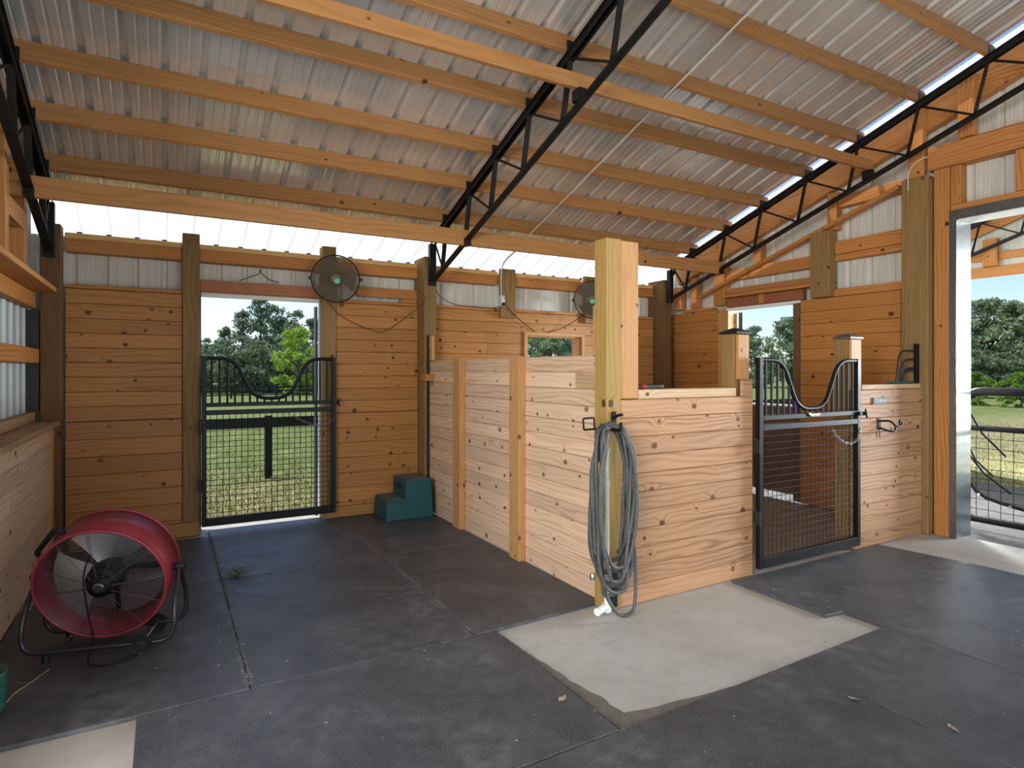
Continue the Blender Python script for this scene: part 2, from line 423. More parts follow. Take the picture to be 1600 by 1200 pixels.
mat_poly([(2.792,.50),(3.672,.50),(3.672,2.034),(2.792,2.013)], 'narrow rubber mat touching the pointed end of the bare concrete pad')
mat_poly([(3.678,.60),(5.47,.60),(5.47,2.243),(5.36,3.022),(3.525,3.022),(3.525,2.302),(3.678,2.286)], 'large notched rubber mat in front of the stall gate')
# silt along the pad edge, pale dust in the mat joints, chips
d = MB(); P0 = []
N = 60
for i in range(N+1):
    t = i/N; P0.append((1.665, 3.06-t*1.04))
inner = []
for i in range(N+1):
    t = i/N; w = .02 + .10*t**1.3 + (.010*math.sin(i*.31)+.006*math.sin(i*.83+1))*t + RND.uniform(-.002,.002)
    inner.append((1.665+w, 3.06-t*1.04))
for i in range(N):
    d.add([(*P0[i],-.0185),(*inner[i],-.0185),(*inner[i+1],-.0185),(*P0[i+1],-.0185)], [(0,1,2,3)])
M2 = 40
for i in range(M2):
    def w(k): return .10*(1-k/M2)**1.6 + .006 + .006*math.sin(k*.5)*(1-k/M2)
    x0 = 1.70+.9*i/M2; x1 = 1.70+.9*(i+1)/M2
    d.add([(x0,2.0,-.018),(x1,2.0,-.018),(x1,2.01+w(i+1),-.018),(x0,2.01+w(i),-.018)], [(0,1,2,3)])
tag(d.build('grey_silt', DIRT, local=True), 'grey brown silt washed along the pad edge', 'dirt', kind='stuff')
d = MB()
def strip(x0,y0,x1,y1,w):
    a = Vector((x0,y0,0)); b = Vector((x1,y1,0)); s = (b-a).normalized().cross(Vector((0,0,1)))*w/2
    d.add([tuple(a-s+Vector((0,0,.0012))),tuple(b-s+Vector((0,0,.0012))),tuple(b+s+Vector((0,0,.0012))),tuple(a+s+Vector((0,0,.0012)))], [(0,1,2,3)])
strip(.354,3.13,.354,6.1,.045); strip(1.53,3.15,1.53,5.6,.045); strip(.0,4.811,2.3,4.811,.025)
tag(d.build('pale_dust', DUST, local=True), 'pale dust caught in the mat joints', 'dust', kind='stuff')
d = MB()
for i in range(420):
    x = RND.uniform(-.6,5.2); y = RND.uniform(1.2,6.1)
    if x > 2.4 and y > 2.9: continue
    if 1.66 < x < 3.5 and 2.05 < y < 3.1 and RND.random() < .6: continue
    s = RND.uniform(.003,.009); a = RND.uniform(0,6.28); z = .002
    if 1.66 < x < 3.5 and 2.02 < y < 3.1 or (x < -.1 and y < 3.1): z = -.0185
    d.add([(x+s*math.cos(a),y+s*math.sin(a),z),(x+.5*s*math.cos(a+1.8),y+.5*s*math.sin(a+1.8),z+.002),(x+s*math.cos(a+3.1),y+s*math.sin(a+3.1),z)], [(0,1,2)])
tag(d.build('shavings_litter', CHIP, local=True), 'scattered pale wood shavings on the mats', 'litter', kind='stuff')

# ------------------------------------------------------------------ roof
def ribbed(mb, x0, x1, rows, amp=.026, pitch=.2286, minor=.003):
    """ribbed sheet: ribs run along the rows (y,z); profile across x, ribs standing up"""
    xs = []; k0 = math.ceil((x0-pitch)/pitch)
    x = k0*pitch
    while x < x1+pitch:
        for dx, h in ((-.030,0),(-.012,amp),(.012,amp),(.030,0),(.068,0),(.074,minor),(.086,minor),(.092,0),(.136,0),(.142,minor),(.154,minor),(.16,0)):
            if x0 <= x+dx <= x1: xs.append((x+dx, h))
        x += pitch
    n = len(xs); vs = []
    for y, z in rows:
        for xx, h in xs: vs.append((xx, y, z+h))
    fs = [(i+j*n, i+1+j*n, i+1+(j+1)*n, i+(j+1)*n) for j in range(len(rows)-1) for i in range(n-1)]
    mb.add(vs, fs); return xs
EAVE = 6.93
r = MB(); ribbed(r, -1.25, 6.035, [(6.33,zr(6.33)),(RIDGE,zr(RIDGE))])
tag(r.build('ceiling', ROOF, local=True), 'ribbed bare metal roof sheets over the barn bay', 'roof', kind='structure')
r = MB(); ribbed(r, -1.25, 10.2, [(RIDGE,zr(RIDGE)),(-8.8,zr(RIDGE)-SL*(8.8+RIDGE))])
tag(r.build('ceiling_front', ROOF, local=True), 'far slope of the ribbed metal roof', 'roof', kind='structure')
r = MB(); xs = ribbed(r, -1.25, 10.2, [(EAVE,zr(EAVE)),(6.33,zr(6.33))])
eave = tag(r.build('ceiling_eave', SKYL, local=True), 'bright translucent white roof strip along the eave', 'roof panel', kind='structure')
r = MB()
k = -5
while k*.2286 < 10.1:
    x = k*.2286
    if x > -1.2: r.box(x-.02, x+.02, EAVE-.03, EAVE-.004, zr(EAVE)-.004, zr(EAVE)+.017)
    k += 1
r.build('rib_closure', RUBBER_BLACK, eave, local=True)
r = MB(); ribbed(r, 6.037, 7.35, [(6.33,zr(6.33)),(RIDGE,zr(RIDGE))])
tag(r.build('ceiling_skylight', SKYL, local=True), 'bright translucent roof strip beyond the gable wall', 'roof panel', kind='structure')
r = MB(); ribbed(r, 7.352, 10.2, [(6.33,zr(6.33)),(RIDGE,zr(RIDGE))])
tag(r.build('ceiling_aisle', ROOF, local=True), 'ribbed metal roof over the side aisle', 'roof', kind='structure')
tag(MB().box(-1.25,10.2,EAVE,EAVE+.03,zr(EAVE)-.05,zr(EAVE)+.0).build('trim_1', WHITE_PAINT, local=True), 'white eave trim board at the roof edge', 'trim', kind='structure')

# purlins: on edge, tilted with the roof
ORD = ['first','second','third','fourth','fifth','sixth','seventh','eighth','ninth','tenth']
PY = [5.745,5.19,4.672,4.11,3.55,2.988,2.45,1.9,1.35]
ang = math.atan(SL)
def purlin(y, i):
    h = .142
    o = MB(Matrix.Translation((0,y,zp(y))) @ Matrix.Rotation(-ang, 4, 'X')).box(-1.05, 6.10, -.02, .02, .002, h).build('roof_purlin', W_BEAM, bev=.003)
    return tag(o, f'sawn pine roof purlin under the metal sheets, {ORD[i]} one up from the eave', 'purlin', 'roof purlins')
for i, y in enumerate(PY): purlin(y, i)
def lowbeam(y, z0, z1, x0, x1, label):
    tag(MB().box(x0,x1,y-.02,y+.02,z0,z1).build('brace_beam', W_BEAM, bev=.003), label, 'beam')
lowbeam(5.28, 2.690, 2.838, -.95, 6.0, 'long pine beam seated low on the trusses just inside the eave opening')
lowbeam(3.45, 3.448, 3.552, -.95, 6.0, 'long pine beam crossing below the purlins, seated on the truss bottom chords')

# ------------------------------------------------------------------ trusses (x = 0 local)
def make_truss(label):
    root = thing('steel_truss', label, 'truss', (0, 0, 0))
    D = .44; y0, y1 = 6.10, RIDGE
    zb = lambda y: zp(y)-D
    m = MB()
    for s in (-1, 1): m.bar((s*.024,y0,zp(y0)-.03),(s*.024,y1,zp(y1)-.03), .006, .052)
    m.bar((0,y0,zp(y0)-.007),(0,y1,zp(y1)-.007), .085, .006)
    m.build('top_chord', TRUSS, root, local=True)
    m = MB(); m.bar((0,y0+.05,zb(y0+.05)+.018),(0,y1,zb(y1)+.018), .006, .045); m.bar((0,y0+.05,zb(y0+.05)),(0,y1,zb(y1)), .062, .006)
    m.build('bottom_chord', TRUSS, root, local=True)
    MB().box(-.035,.035,6.095,6.155,zb(6.16)-.02,zp(6.16)-.02).build('end_plate', TRUSS, root, bev=.002, local=True)
    ys = PY + [.78,.2,-.4]
    for i, y in enumerate(ys):
        yb = y + .10
        m = MB(); m.bar((.0,y,zp(y)-.03),(.0,yb,zb(yb)+.02), .045, .008, up=(0,1,0)); m.build('web_bar', TRUSS, root, local=True)
        if i:
            yp = ys[i-1]
            m = MB(); m.tube([(0,yp,zp(yp)-.035),(0,yb,zb(yb)+.02)], .011, 6); m.build('web_rod', TRUSS, root, local=True)
    m = MB(); m.tube([(0,6.06,zp(6.06)-.035),(0,ys[0]+.10,zb(ys[0]+.1)+.02)], .011, 6); m.build('web_rod', TRUSS, root, local=True)
    for y in ys:
        MB().box(-.05,.05,y-.028,y-.0225,zp(y)-.004,zp(y)+.07).build('purlin_clip', TRUSS, root, local=True)
    for y, z in ((5.28,2.688),(3.45,3.446)):
        MB().box(-.03,.03,y-.045,y+.045,zb(y)+.025,z).build('beam_seat', TRUSS, root, local=True)
    return root
tr = make_truss('black steel roof truss crossing mid ceiling, ending on the post behind the partition')
t2 = copy_tree(tr); t2['label'] = 'black steel roof truss running along the gable wall framing above the doors'
t3 = copy_tree(tr); t3['label'] = 'black steel roof truss close along the sill wall, cut off by the picture edge'
tr.location.x = 2.5; t2.location.x = 5.95; t3.location.x = -.805

# ------------------------------------------------------------------ back wall
def siding(mb, a0, a1, z0, z1, at, axis, openings=(), pitch=.2286, amp=.018):
    """vertical-ribbed sheet standing in plane axis=at; openings (a0,a1,z0,z1)"""
    xs = [a0, a1]; k = math.ceil(a0/pitch)*pitch
    hs = {}
    x = k
    while x < a1:
        for dx, h in ((-.03,0),(-.012,amp),(.012,amp),(.03,0),(.07,0),(.075,.0015),(.085,.0015),(.09,0),(.138,0),(.143,.0015),(.153,.0015),(.158,0)):
            if a0 < x+dx < a1: xs.append(x+dx); hs[round(x+dx,5)] = h
        x += pitch
    zs = [z0]
    for o in openings: xs += [o[0], o[1]]; zs += [o[2], o[3]]
    xs = sorted(set(round(q,5) for q in xs if a0 <= q <= a1))
    top = z1 if callable(z1) else (lambda q: z1)
    zs = sorted(set(q for q in zs if q >= z0))
    for i in range(len(xs)-1):
        p, q = xs[i], xs[i+1]
        for j in range(len(zs)):
            za = zs[j]; last = j == len(zs)-1
            zb0 = top(p) if last else zs[j+1]; zb1 = top(q) if last else zs[j+1]
            mid = ((p+q)/2, (za+min(zb0,zb1))/2)
            if any(o[0]-1e-4 <= mid[0] <= o[1]+1e-4 and o[2]-1e-4 <= mid[1] <= o[3]+1e-4 for o in openings): continue
            h0 = hs.get(p,0); h1 = hs.get(q,0)
            if axis == 'Y': mb.add([(p,at+h0,za),(q,at+h1,za),(q,at+h1,zb1),(p,at+h0,zb0)], [(0,1,2,3)])
            else: mb.add([(at+h0,p,za),(at+h1,q,za),(at+h1,q,zb1),(at+h0,p,zb0)], [(0,1,2,3)])
    return mb
DOOR = (.287,1.395,-.14,2.24); WIN = (3.815,4.635,1.0,1.93)
m = siding(MB(), -.99, 6.36, -.1, 2.66, 6.50, 'Y', [DOOR, WIN])
tag(m.build('wall_back', SIDING, local=True), 'pale ribbed metal siding of the back wall', 'wall', kind='structure')

def planks(mb, a0, a1, z0, z1, n, at, thick, axis, openings=(), joints=0):
    """n horizontal boards between z0 and z1; face at 'at', body going away by thick"""
    h = (z1-z0)/n
    for i in range(n):
        za = z0+i*h+.0012; zb = z0+(i+1)*h-.0012
        segs = [(a0,a1)]
        for o in openings:
            if za+.03 < o[3] and zb-.03 > o[2]:
                ns = []
                for s in segs:
                    if o[1] <= s[0] or o[0] >= s[1]: ns.append(s)
                    else:
                        if s[0] < o[0]: ns.append((s[0],o[0]))
                        if s[1] > o[1]: ns.append((o[1],s[1]))
                segs = ns
        for s in segs:
            cuts = [s[0]]
            if joints and s[1]-s[0] > joints:
                cuts.append(s[0] + (s[1]-s[0])*RND.uniform(.3,.7))
            cuts.append(s[1])
            for k in range(len(cuts)-1):
                p, q = cuts[k]+.0006, cuts[k+1]-.0006
                if axis == 'Y': mb.box(p,q,at,at+thick,za,zb)
                else: mb.box(at,at+thick,p,q,za,zb)
    return mb
def cladding(label, name='board_cladding', mat=W_PANEL, parts=()):
    m = MB()
    for p in parts: planks(m, *p)
    return tag(m.build(name, mat, bev=.0035), label, 'wall boards')
cladding('knotty orange pine boards between the corner post and the back doorway', parts=[
    (-.73,.141,-.018,1.06,7,YB,.02,'Y'), (-.73,.141,1.063,2.20,9,YB+.003,.02,'Y')])
cladding('orange pine boards between the back doorway and the truss post, behind the mounting block', parts=[
    (1.535,2.425,-.018,1.06,7,YB,.02,'Y'), (1.535,2.425,1.063,2.20,9,YB+.003,.02,'Y')])
cladding('orange pine boards with a small window inside the stall, on the back wall', parts=[
    (2.575,5.86,.02,1.06,7,YB,.02,'Y',[WIN]), (2.575,5.86,1.063,2.20,9,YB+.003,.02,'Y',[WIN],1.2)])
for a, b, lab in ((-.73,.14,'between the corner post and the back doorway'), (1.535,2.42,'between the back doorway and the truss post'), (2.58,5.86,'inside the stall, cut by the short posts')):
    timber('trim_board', 'narrow brown ledger on top of the pine boards '+lab, 'trim', a+.002, b-.002, YB+.004, YB+.1, 2.203, 2.236, W_FRAME_X, 'ledgers on the back wall boards')
timber('skirt_board', 'thick treated skirt board at floor level beside the drum fan', 'skirt board', -.70,.283, 6.30,6.328,-.018,.112, wood('treated_skirt_x', srgb(176,130,76), srgb(128,88,46), 'X', .2, .02), None)
timber('skirt_board', 'treated skirt board at floor level behind the teal mounting block', 'skirt board', 1.42,2.425, 6.318,6.346,-.018,.105, wood('treated_skirt2_x', srgb(176,130,76), srgb(128,88,46), 'X', .2, .02), None)
# header beam, in bays between posts
HB = [(-.735,.141,'over the fan corner'),(.287,1.388,'over the back doorway'),(1.532,2.428,'behind the hanging round fan'),(2.572,3.428,'between the truss post and the junction box post'),(3.634,4.65,'over the stall window'),(4.86,5.875,'ending at the far corner post')]
for a, b, lab in HB:
    hb = timber('header_beam', 'orange pine header beam under the eave opening, '+lab, 'beam', a, b, YB+.02, YB+.145, 2.515, 2.628, W_FRAME_X, 'eave header beams')
    MB().box(a, b, YB+.026, YB+.145, 2.630, 2.676).build('top_plate', W_SUNLIT_X, hb, bev=.003)
def post(label, x0,x1,y0,y1,z0,z1, mat=W_POST, name='timber_post'):
    return timber(name, label, 'post', x0,x1,y0,y1,z0,z1, mat, None, None, .006)
post('dark treated corner post where the back wall meets the sill wall', -.875,-.737,6.17,6.318,-.019,2.70, W_POSTDARK)
post('treated post on the hinge side of the back doorway', .143,.285,6.33,6.47,-.019,2.76)
post('treated post on the latch side of the back doorway, round fan hanging on it', 1.392,1.53,6.322,6.47,-.019,2.765)
post('truss post at the end of the board partition', 2.43,2.57,6.17,6.49,-.019,2.73)
post('short treated post carrying the junction box above the stall boards', 3.43,3.632,6.29,6.348,2.12,2.70)
post('short treated post behind the second round fan', 4.652,4.858,6.29,6.348,2.10,2.70)
post('corner post at the meeting of the back wall and gable wall', 5.882,6.02,6.17,6.49,-.019,2.73, W_POSTDARK)
timber('lintel_board', 'reddish pine lintel above the back doorway', 'lintel', .288,1.389,YB+.012,YB+.13,2.243,2.345, W_RED_X)
timber('girt_board', 'short yellowish girt beside the hanging round fan', 'girt', 1.76,2.426,YB+.03,YB+.07,2.285,2.385, W_FRAME_X)
timber('girt_block', 'small pine block under the girt end at the truss post', 'block', 2.25,2.426,YB+.03,YB+.07,2.238,2.283, W_FRAME_X)
# doorway trim outside and sill
dd = thing('door_1', 'open back doorway with white metal jamb trim', 'doorway', (1.4,6.5,0), kind='structure')
MB().box(1.397,1.46,6.475,6.56,-.02,2.235).build('jamb_trim', WHITE_PAINT, dd)
MB().box(.24,.283,6.475,6.56,-.02,2.235).build('jamb_trim', WHITE_PAINT, dd)
MB().box(.283,1.397,6.475,6.56,2.205,2.239).build('head_trim', WHITE_PAINT, dd)
MB().box(.2845,.296,6.34,6.47,.0,2.23).build('track', GREY_TRACK, dd)
MB().box(1.375,1.396,6.58,6.66,-.1,2.17).build('track', GREY_TRACK, dd)
# stall window
ww = thing('window_1', 'small unglazed stall window in a pine frame, half shuttered white', 'window', (4.22,6.4,1.0), kind='structure')
MB().box(3.775,3.822,6.325,6.349,.96,1.968).box(4.628,4.675,6.325,6.349,.96,1.968).box(3.822,4.628,6.325,6.349,1.925,1.968).box(3.822,4.628,6.325,6.349,.96,1.003).build('window_frame', W_WHITE_Z, ww, bev=.003)
MB().box(3.815,3.835,6.375,6.52,1.0,1.93).box(4.615,4.635,6.375,6.52,1.0,1.93).box(3.835,4.615,6.375,6.52,1.912,1.93).box(3.835,4.615,6.375,6.52,1.0,1.018).build('jamb_liner', W_WHITE_Z, ww)
MB().box(4.71,5.6,6.56,6.60,.9,2.05).build('shutter', WHITE_PAINT, ww)

# ------------------------------------------------------------------ sill wall (x = -0.79)
m = siding(MB(), -8, 6.5, -.1, lambda y: zr(y)-.06 if y > RIDGE else zr(RIDGE)-SL*(RIDGE-y)-.06, -.985, 'X', [(-6.5,2.3,-.1,3.2)])  # unseen opening cut wide so the added side lamp reaches the partition
tag(m.build('wall_left', SIDING_BLUE, local=True), 'pale blue grey ribbed metal siding above the sill', 'wall', kind='structure')
cladding('worn pale pine boards below the sill, behind the drum fan', mat=W_GREY_Y, parts=[(2.4,6.10,.0,1.045,8,XL-.03,.03,'X',(),1.5)])
timber('end_batten', 'upright pine batten closing the sill wall boards at the corner post', 'batten', XL-.06, XL+.012, 6.105, 6.165, -.018, 1.045, W_FRAME_Z)
sill = MB().box(-.96,-.742,2.4,6.165,1.052,1.09).build('sill_board', W_CAP_Y, bev=.006); tag(sill, 'worn wooden sill shelf capping the low pine boards', 'sill board')
timber('sill_backer', 'low pine strip standing on the sill against the siding', 'board', -.96,-.905,2.4,6.165,1.092,1.165, W_CAP_Y)
timber('wall_girt', 'horizontal pine girt across the siding above the sill', 'girt', -.96,-.878,2.4,6.165,1.56,1.675, W_FRAME_Y)
timber('wall_shelf', 'long narrow pine shelf high on the sill wall', 'shelf', -.96,-.75,2.4,6.05,2.125,2.165, wood('shelf_y', srgb(206,150,88), srgb(160,104,54), 'Y', .15, .022))
timber('wall_girt', 'pine girt tucked under the high shelf', 'girt', -.96,-.90,2.4,6.165,2.0,2.122, W_FRAME_Y)
for i, y in enumerate((2.9,3.7,4.28,4.95,5.55)):
    timber('wall_stud', ['upright pine stud above the high shelf, first from the picture edge','upright pine stud above the high shelf, second from the picture edge','upright pine stud above the high shelf, third from the picture edge','upright pine stud above the high shelf, second from the corner post','upright pine stud above the high shelf, next to the corner post'][i], 'stud', -.965,-.875,y,y+.10,2.168,zr(y+.1)-.19, W_FRAME_Z, 'studs above the shelf')
timber('wall_girt', 'short pine girt between studs above the high shelf', 'girt', -.963,-.878,3.81,4.27,2.62,2.75, W_FRAME_Y)
timber('wall_girt', 'short pine girt between the last studs above the shelf', 'girt', -.963,-.878,5.06,5.54,2.52,2.65, W_FRAME_Y)
timber('steel_channel', 'dark steel channel in the corner beside the dark post', 'channel', -.955,-.88,6.175,6.30,1.17,1.99, BLACK_SATIN)

# ------------------------------------------------------------------ gable wall (x = 6.2)
GD = (4.36,5.40,-.1,2.27); GB = (1.2,2.845,-.1,2.87)
topf = lambda y: zr(y)-.315
m = siding(MB(), -5.5, 6.5, -.1, lambda y: (zr(y) if y > RIDGE else zr(RIDGE)-SL*(RIDGE-y))-.06, 6.345, 'X', [GD, GB, (-4.5,.2,-.1,3.0)])
tag(m.build('wall_right', SIDING, local=True), 'pale ribbed metal siding of the gable wall', 'wall', kind='structure')
cladding('orange pine boards on the gable wall between the far corner and the stall doorway', mat=W_PANEL_Y, parts=[(5.53,6.48,.014,1.06,7,XR,.02,'X'),(5.53,6.48,1.063,2.285,9,XR+.003,.02,'X')])
cladding('orange pine boards on the gable wall between the stall doorway and the tall corner post', mat=W_PANEL_Y, parts=[(3.28,4.355,.014,1.06,7,XR,.02,'X'),(3.28,4.355,1.063,2.285,9,XR+.003,.02,'X')])
post('tall dark treated post where the stall front meets the gable wall', 6.125,6.275,3.0,3.235,-.018,3.31)
post('short treated post standing on the gable boards beside the stall doorway', 6.14,6.28,3.975,4.20,2.29,3.0)
G = 'gable wall framing'
def gx(name, label, cat, y0,y1,z0,z1, mat=W_FRAME_Y, x0=6.235, x1=6.325):
    return timber(name, label, cat, x0,x1,y0,y1,z0,z1, mat)
gx('wall_ledger', 'ledger on top of the gable boards beside the tall post', 'ledger', 3.28,3.973,2.29,2.37, W_FRAME_Y, 6.225,6.33)
gx('wall_ledger', 'ledger on top of the gable boards at the far corner', 'ledger', 5.65,6.16,2.29,2.33, W_FRAME_Y, 6.225,6.33)
gx('wall_girt', 'wide orange girt between the short post and the tall post', 'girt', 3.262,3.97,2.74,2.88)
gx('wall_girt', 'thin lower girt between the short post and the tall post', 'girt', 3.262,3.97,2.67,2.735)
gx('wall_girt', 'wide orange girt above the stall doorway, behind the diagonal brace', 'girt', 4.21,5.61,2.64,2.775, W_FRAME_Y, 6.245,6.325)
gx('wall_girt', 'lower orange girt above the stall doorway', 'girt', 4.21,5.43,2.46,2.54, W_FRAME_Y, 6.25,6.325)
gx('wall_girt', 'high girt between the upper stud and the tall post', 'girt', 3.262,3.94,3.235,3.36)
gx('header_board', 'red brown header board over the stall doorway', 'header', 4.36,5.435,2.30,2.42, W_RED_Y, 6.255,6.325)
gx('header_ledge', 'pine ledge board above the stall doorway header', 'ledge', 4.205,5.435,2.423,2.457, W_FRAME_Y, 6.16,6.325)
gx('header_block', 'small block in front of the stall doorway header', 'block', 4.86,4.92,2.302,2.42, W_FRAME_Z, 6.215,6.253)
# studs
def gs(label, y0,y1,z0,z1=None, x0=6.228, x1=6.328, mat=W_FRAME_Z):
    z1 = z1 if z1 else topf(y1)-.005
    return timber('wall_stud', label, 'stud', x0,x1,y0,y1,z0,z1, mat)
gs('upright stud close to the far corner of the gable wall', 6.20,6.34,2.34,2.66)
gs('upright stud between the far corner and the stall doorway', 5.92,6.02,2.34)
gs('upright stud beside the stall doorway jamb', 5.445,5.63,2.34, None, 6.226)
gs('reddish stud rising above the short treated post to the roof', 3.945,4.055,3.005)
gs('upright stud halfway above the stall doorway', 4.9,5.01,2.78)
gs('upright stud above the tall treated post reaching the roof', 3.06,3.19,3.32, zr(3.19)-.04, 6.165, 6.228)
gs('upright stud above the door head beam, its top against the bright roof strip', 2.65,2.775,3.575, zr(2.775)-.03, 6.165, 6.228)
b = MB(); b.bar((6.18,5.80,2.475),(6.18,3.27,3.275), .075, .04); tag(b.build('diagonal_brace', W_FRAME_Y, bev=.003), 'long diagonal pine brace rising across the gable wall to the tall post', 'brace')
# sloping plate under the roof
b = MB(); b.bar((6.275,6.3,zr(6.3)-.17),(6.275,.1,zr(.1)-.17), .085, .26)
tag(b.build('rake_plate', W_FRAME_Y, bev=.003), 'sloping orange pine plate following the roof line above the gable wall', 'plate')
# stall doorway in gable wall
dd = thing('door_2', 'stall doorway in the gable wall with a low closed half door', 'doorway', (6.3,4.9,0), kind='structure')
MB().box(6.20,6.225,5.405,5.525,.014,2.285).build('jamb_board', W_WHITE_Z, dd)
MB().box(6.20,6.36,5.36,5.403,.014,2.262).build('jamb_board', W_WHITE_Z, dd)
MB().box(6.225,6.36,4.362,4.462,.014,2.262).build('jamb_post', W_POSTDARK, dd)
MB().box(6.21,6.36,4.362,5.40,2.264,2.29).build('head_board', WHITE_PAINT, dd)
MB().box(6.38,6.40,5.29,5.35,1.1,2.24).build('track', GREY_TRACK, dd)
dl = MB().box(6.372,6.41,4.40,5.5,.05,1.07).build('half_door', W_DOOR, dd)
MB().box(6.36,6.42,4.40,5.5,1.071,1.095).build('door_cap', WHITE_PAINT, dl)
tp = MB()
for i in range(4):
    z = .98+i*.055; tp.box(6.213,6.3615,4.352,4.466,z,z+.051)
tag(tp.build('tape_wrap', PURPLE), 'purple tape wrapped around the doorway post behind the stall gate', 'tape')
li = thing('jamb_latch', 'small white latch block on the stall doorway jamb', 'latch', (6.19,5.44,1.97))
MB().box(6.165,6.199,5.37,5.47,1.955,1.99).build('latch_body', WHITE_PL, li, bev=.006)
MB().tube([(6.17,5.36,1.972),(6.17,5.30,1.972)], .010, 8).build('latch_bolt', WHITE_PL, li)
# big side doorway with galvanized jamb and head
dd = thing('door_3', 'wide side doorway lined with galvanized steel', 'doorway', (6.3,2.85,0), kind='structure')
MB().box(6.20,6.33,2.86,2.985,-.018,3.355).build('trimmer_stud', W_FRAME_Z, dd, bev=.003)
MB().box(6.20,6.215,2.80,2.858,-.018,2.95).box(6.215,6.46,2.80,2.815,-.018,2.86).build('steel_jamb', GALV, dd)
MB().box(6.20,6.212,.2,2.798,2.862,2.95).build('steel_head', GALV, dd)
MB().box(6.213,6.46,.2,2.798,2.855,2.868).build('lit_underside', WHITE_PAINT, dd)  # white stands for outside light on the underside of the steel head
MB().box(6.222,6.328,.2,2.855,2.953,3.005).build('head_plate', W_FRAME_Y, dd, bev=.003)
MB().box(6.222,6.328,2.775,2.855,3.008,3.355).build('cripple_stud', W_FRAME_Z, dd, bev=.003)
MB().box(6.222,6.328,2.26,2.37,3.008,3.355).build('cripple_stud', W_FRAME_Z, dd, bev=.003)
MB().box(6.19,6.328,.1,3.035,3.36,3.57).build('head_beam', W_FRAME_Y, dd, bev=.004)
# far gable frame of the side aisle
m = siding(MB(), -1, 6.1, 2.93, lambda y: zr(y)-.06, 9.96, 'X')
tag(m.build('wall_outer', SIDING, local=True), 'pale siding above the opening across the side aisle', 'wall', kind='structure')
gx('outer_header', 'pale orange header board over the opening across the side aisle', 'header', -1,6.1,2.79,2.925, W_FRAME_Y, 9.86,9.95)
gx('outer_girt', 'orange girt above the header across the side aisle', 'girt', -1,5.3,3.02,3.12, W_FRAME_Y, 9.90,9.945)
for i, y in enumerate((3.95,2.4)):
    timber('outer_stud', ['orange stud across the side aisle, framed by the doorway','orange stud across the side aisle near the picture edge'][i], 'stud', 9.83,9.899,y,y+.17,2.93,zr(y+.17)-.40, W_FRAME_Z)
b = MB(); b.bar((9.86,6.1,zr(6.1)-.2),(9.86,-1,zr(-1)-.2), .06, .24); tag(b.build('outer_rake', W_FRAME_Y), 'sloping orange plate under the roof across the side aisle', 'plate')
t4 = copy_tree(tr); t4['label'] = 'black steel truss across the side aisle, glimpsed through the side doorway'; t4.location.x = 9.74

# ------------------------------------------------------------------ board partition (x = 2.48)
pt = thing('board_partition', 'pale knotty pine board partition with two battens', 'partition', (2.5,4.7,0))
m = MB(); planks(m, 3.20, 6.15, -.01, 1.605, 14, 2.48, .04, 'X', (), 0)
m.build('cladding', W_PALE_Y, pt, bev=.004)
for y0, y1 in ((5.25,5.41),(4.14,4.30)):
    MB().box(2.42,2.478,y0,y1,-.012,1.612).build('batten', W_WHITE_Z, pt, bev=.004)
MB().box(2.445,2.478,3.19,3.42,1.385,1.485).build('cleat', W_CAP_Y, pt, bev=.003)
MB().box(2.38,2.478,6.02,6.165,1.39,1.465).build('cleat', W_PANEL, pt, bev=.003)
MB().box(2.455,2.53,3.175,3.198,.0,1.95).build('edge_channel', BLACK_SATIN, pt)
MB().box(2.455,2.53,6.152,6.168,.0,1.88).build('edge_channel', BLACK_SATIN, pt)
MB().box(2.462,2.50,3.20,3.245,1.61,1.93).build('guide_strip', W_WHITE_Z, pt, bev=.002)
MB().box(2.462,2.50,6.05,6.12,1.61,1.87).build('guide_strip', W_WHITE_Z, pt, bev=.002)

# ------------------------------------------------------------------ stall front (y = 3.05)
cp = thing('corner_post', 'tall yellow corner post with a pine board beside it, hose hanging in front', 'post', (2.5,3.1,0))
MB().box(2.42,2.536,3.045,3.172,-.018,2.34).build('treated_post', W_POSTY, cp, bev=.004)
MB().box(2.5375,2.69,3.055,3.21,1.318,2.335).build('side_board', W_WHITE_Z, cp, bev=.004)
m = MB(); planks(m, 2.5385, 3.79, -.018, 1.312, 11, YF, .038, 'Y'); m.box(3.66,3.79,YF,YF+.009,1.3135,1.435)
tag(m.build('front_cladding', W_PALE_X, bev=.004), 'pale pine boards of the stall front between the hose post and the gate', 'wall boards')
m = MB(); planks(m, 5.065, 6.12, -.018, 1.333, 11, YF, .038, 'Y')
tag(m.build('front_cladding', W_PALE_X, bev=.004), 'pale pine boards of the stall front beyond the gate, with name plate', 'wall boards')
timber('cap_rail', 'wooden cap rail on the stall front between hose post and gate post', 'cap rail', 2.693,3.625,3.06,3.20,1.3135,1.375, W_CAP_X)
timber('cap_rail', 'wooden cap rail on the stall front below the black hay rack', 'cap rail', 5.19,6.12,3.06,3.20,1.335,1.378, W_CAP_X)
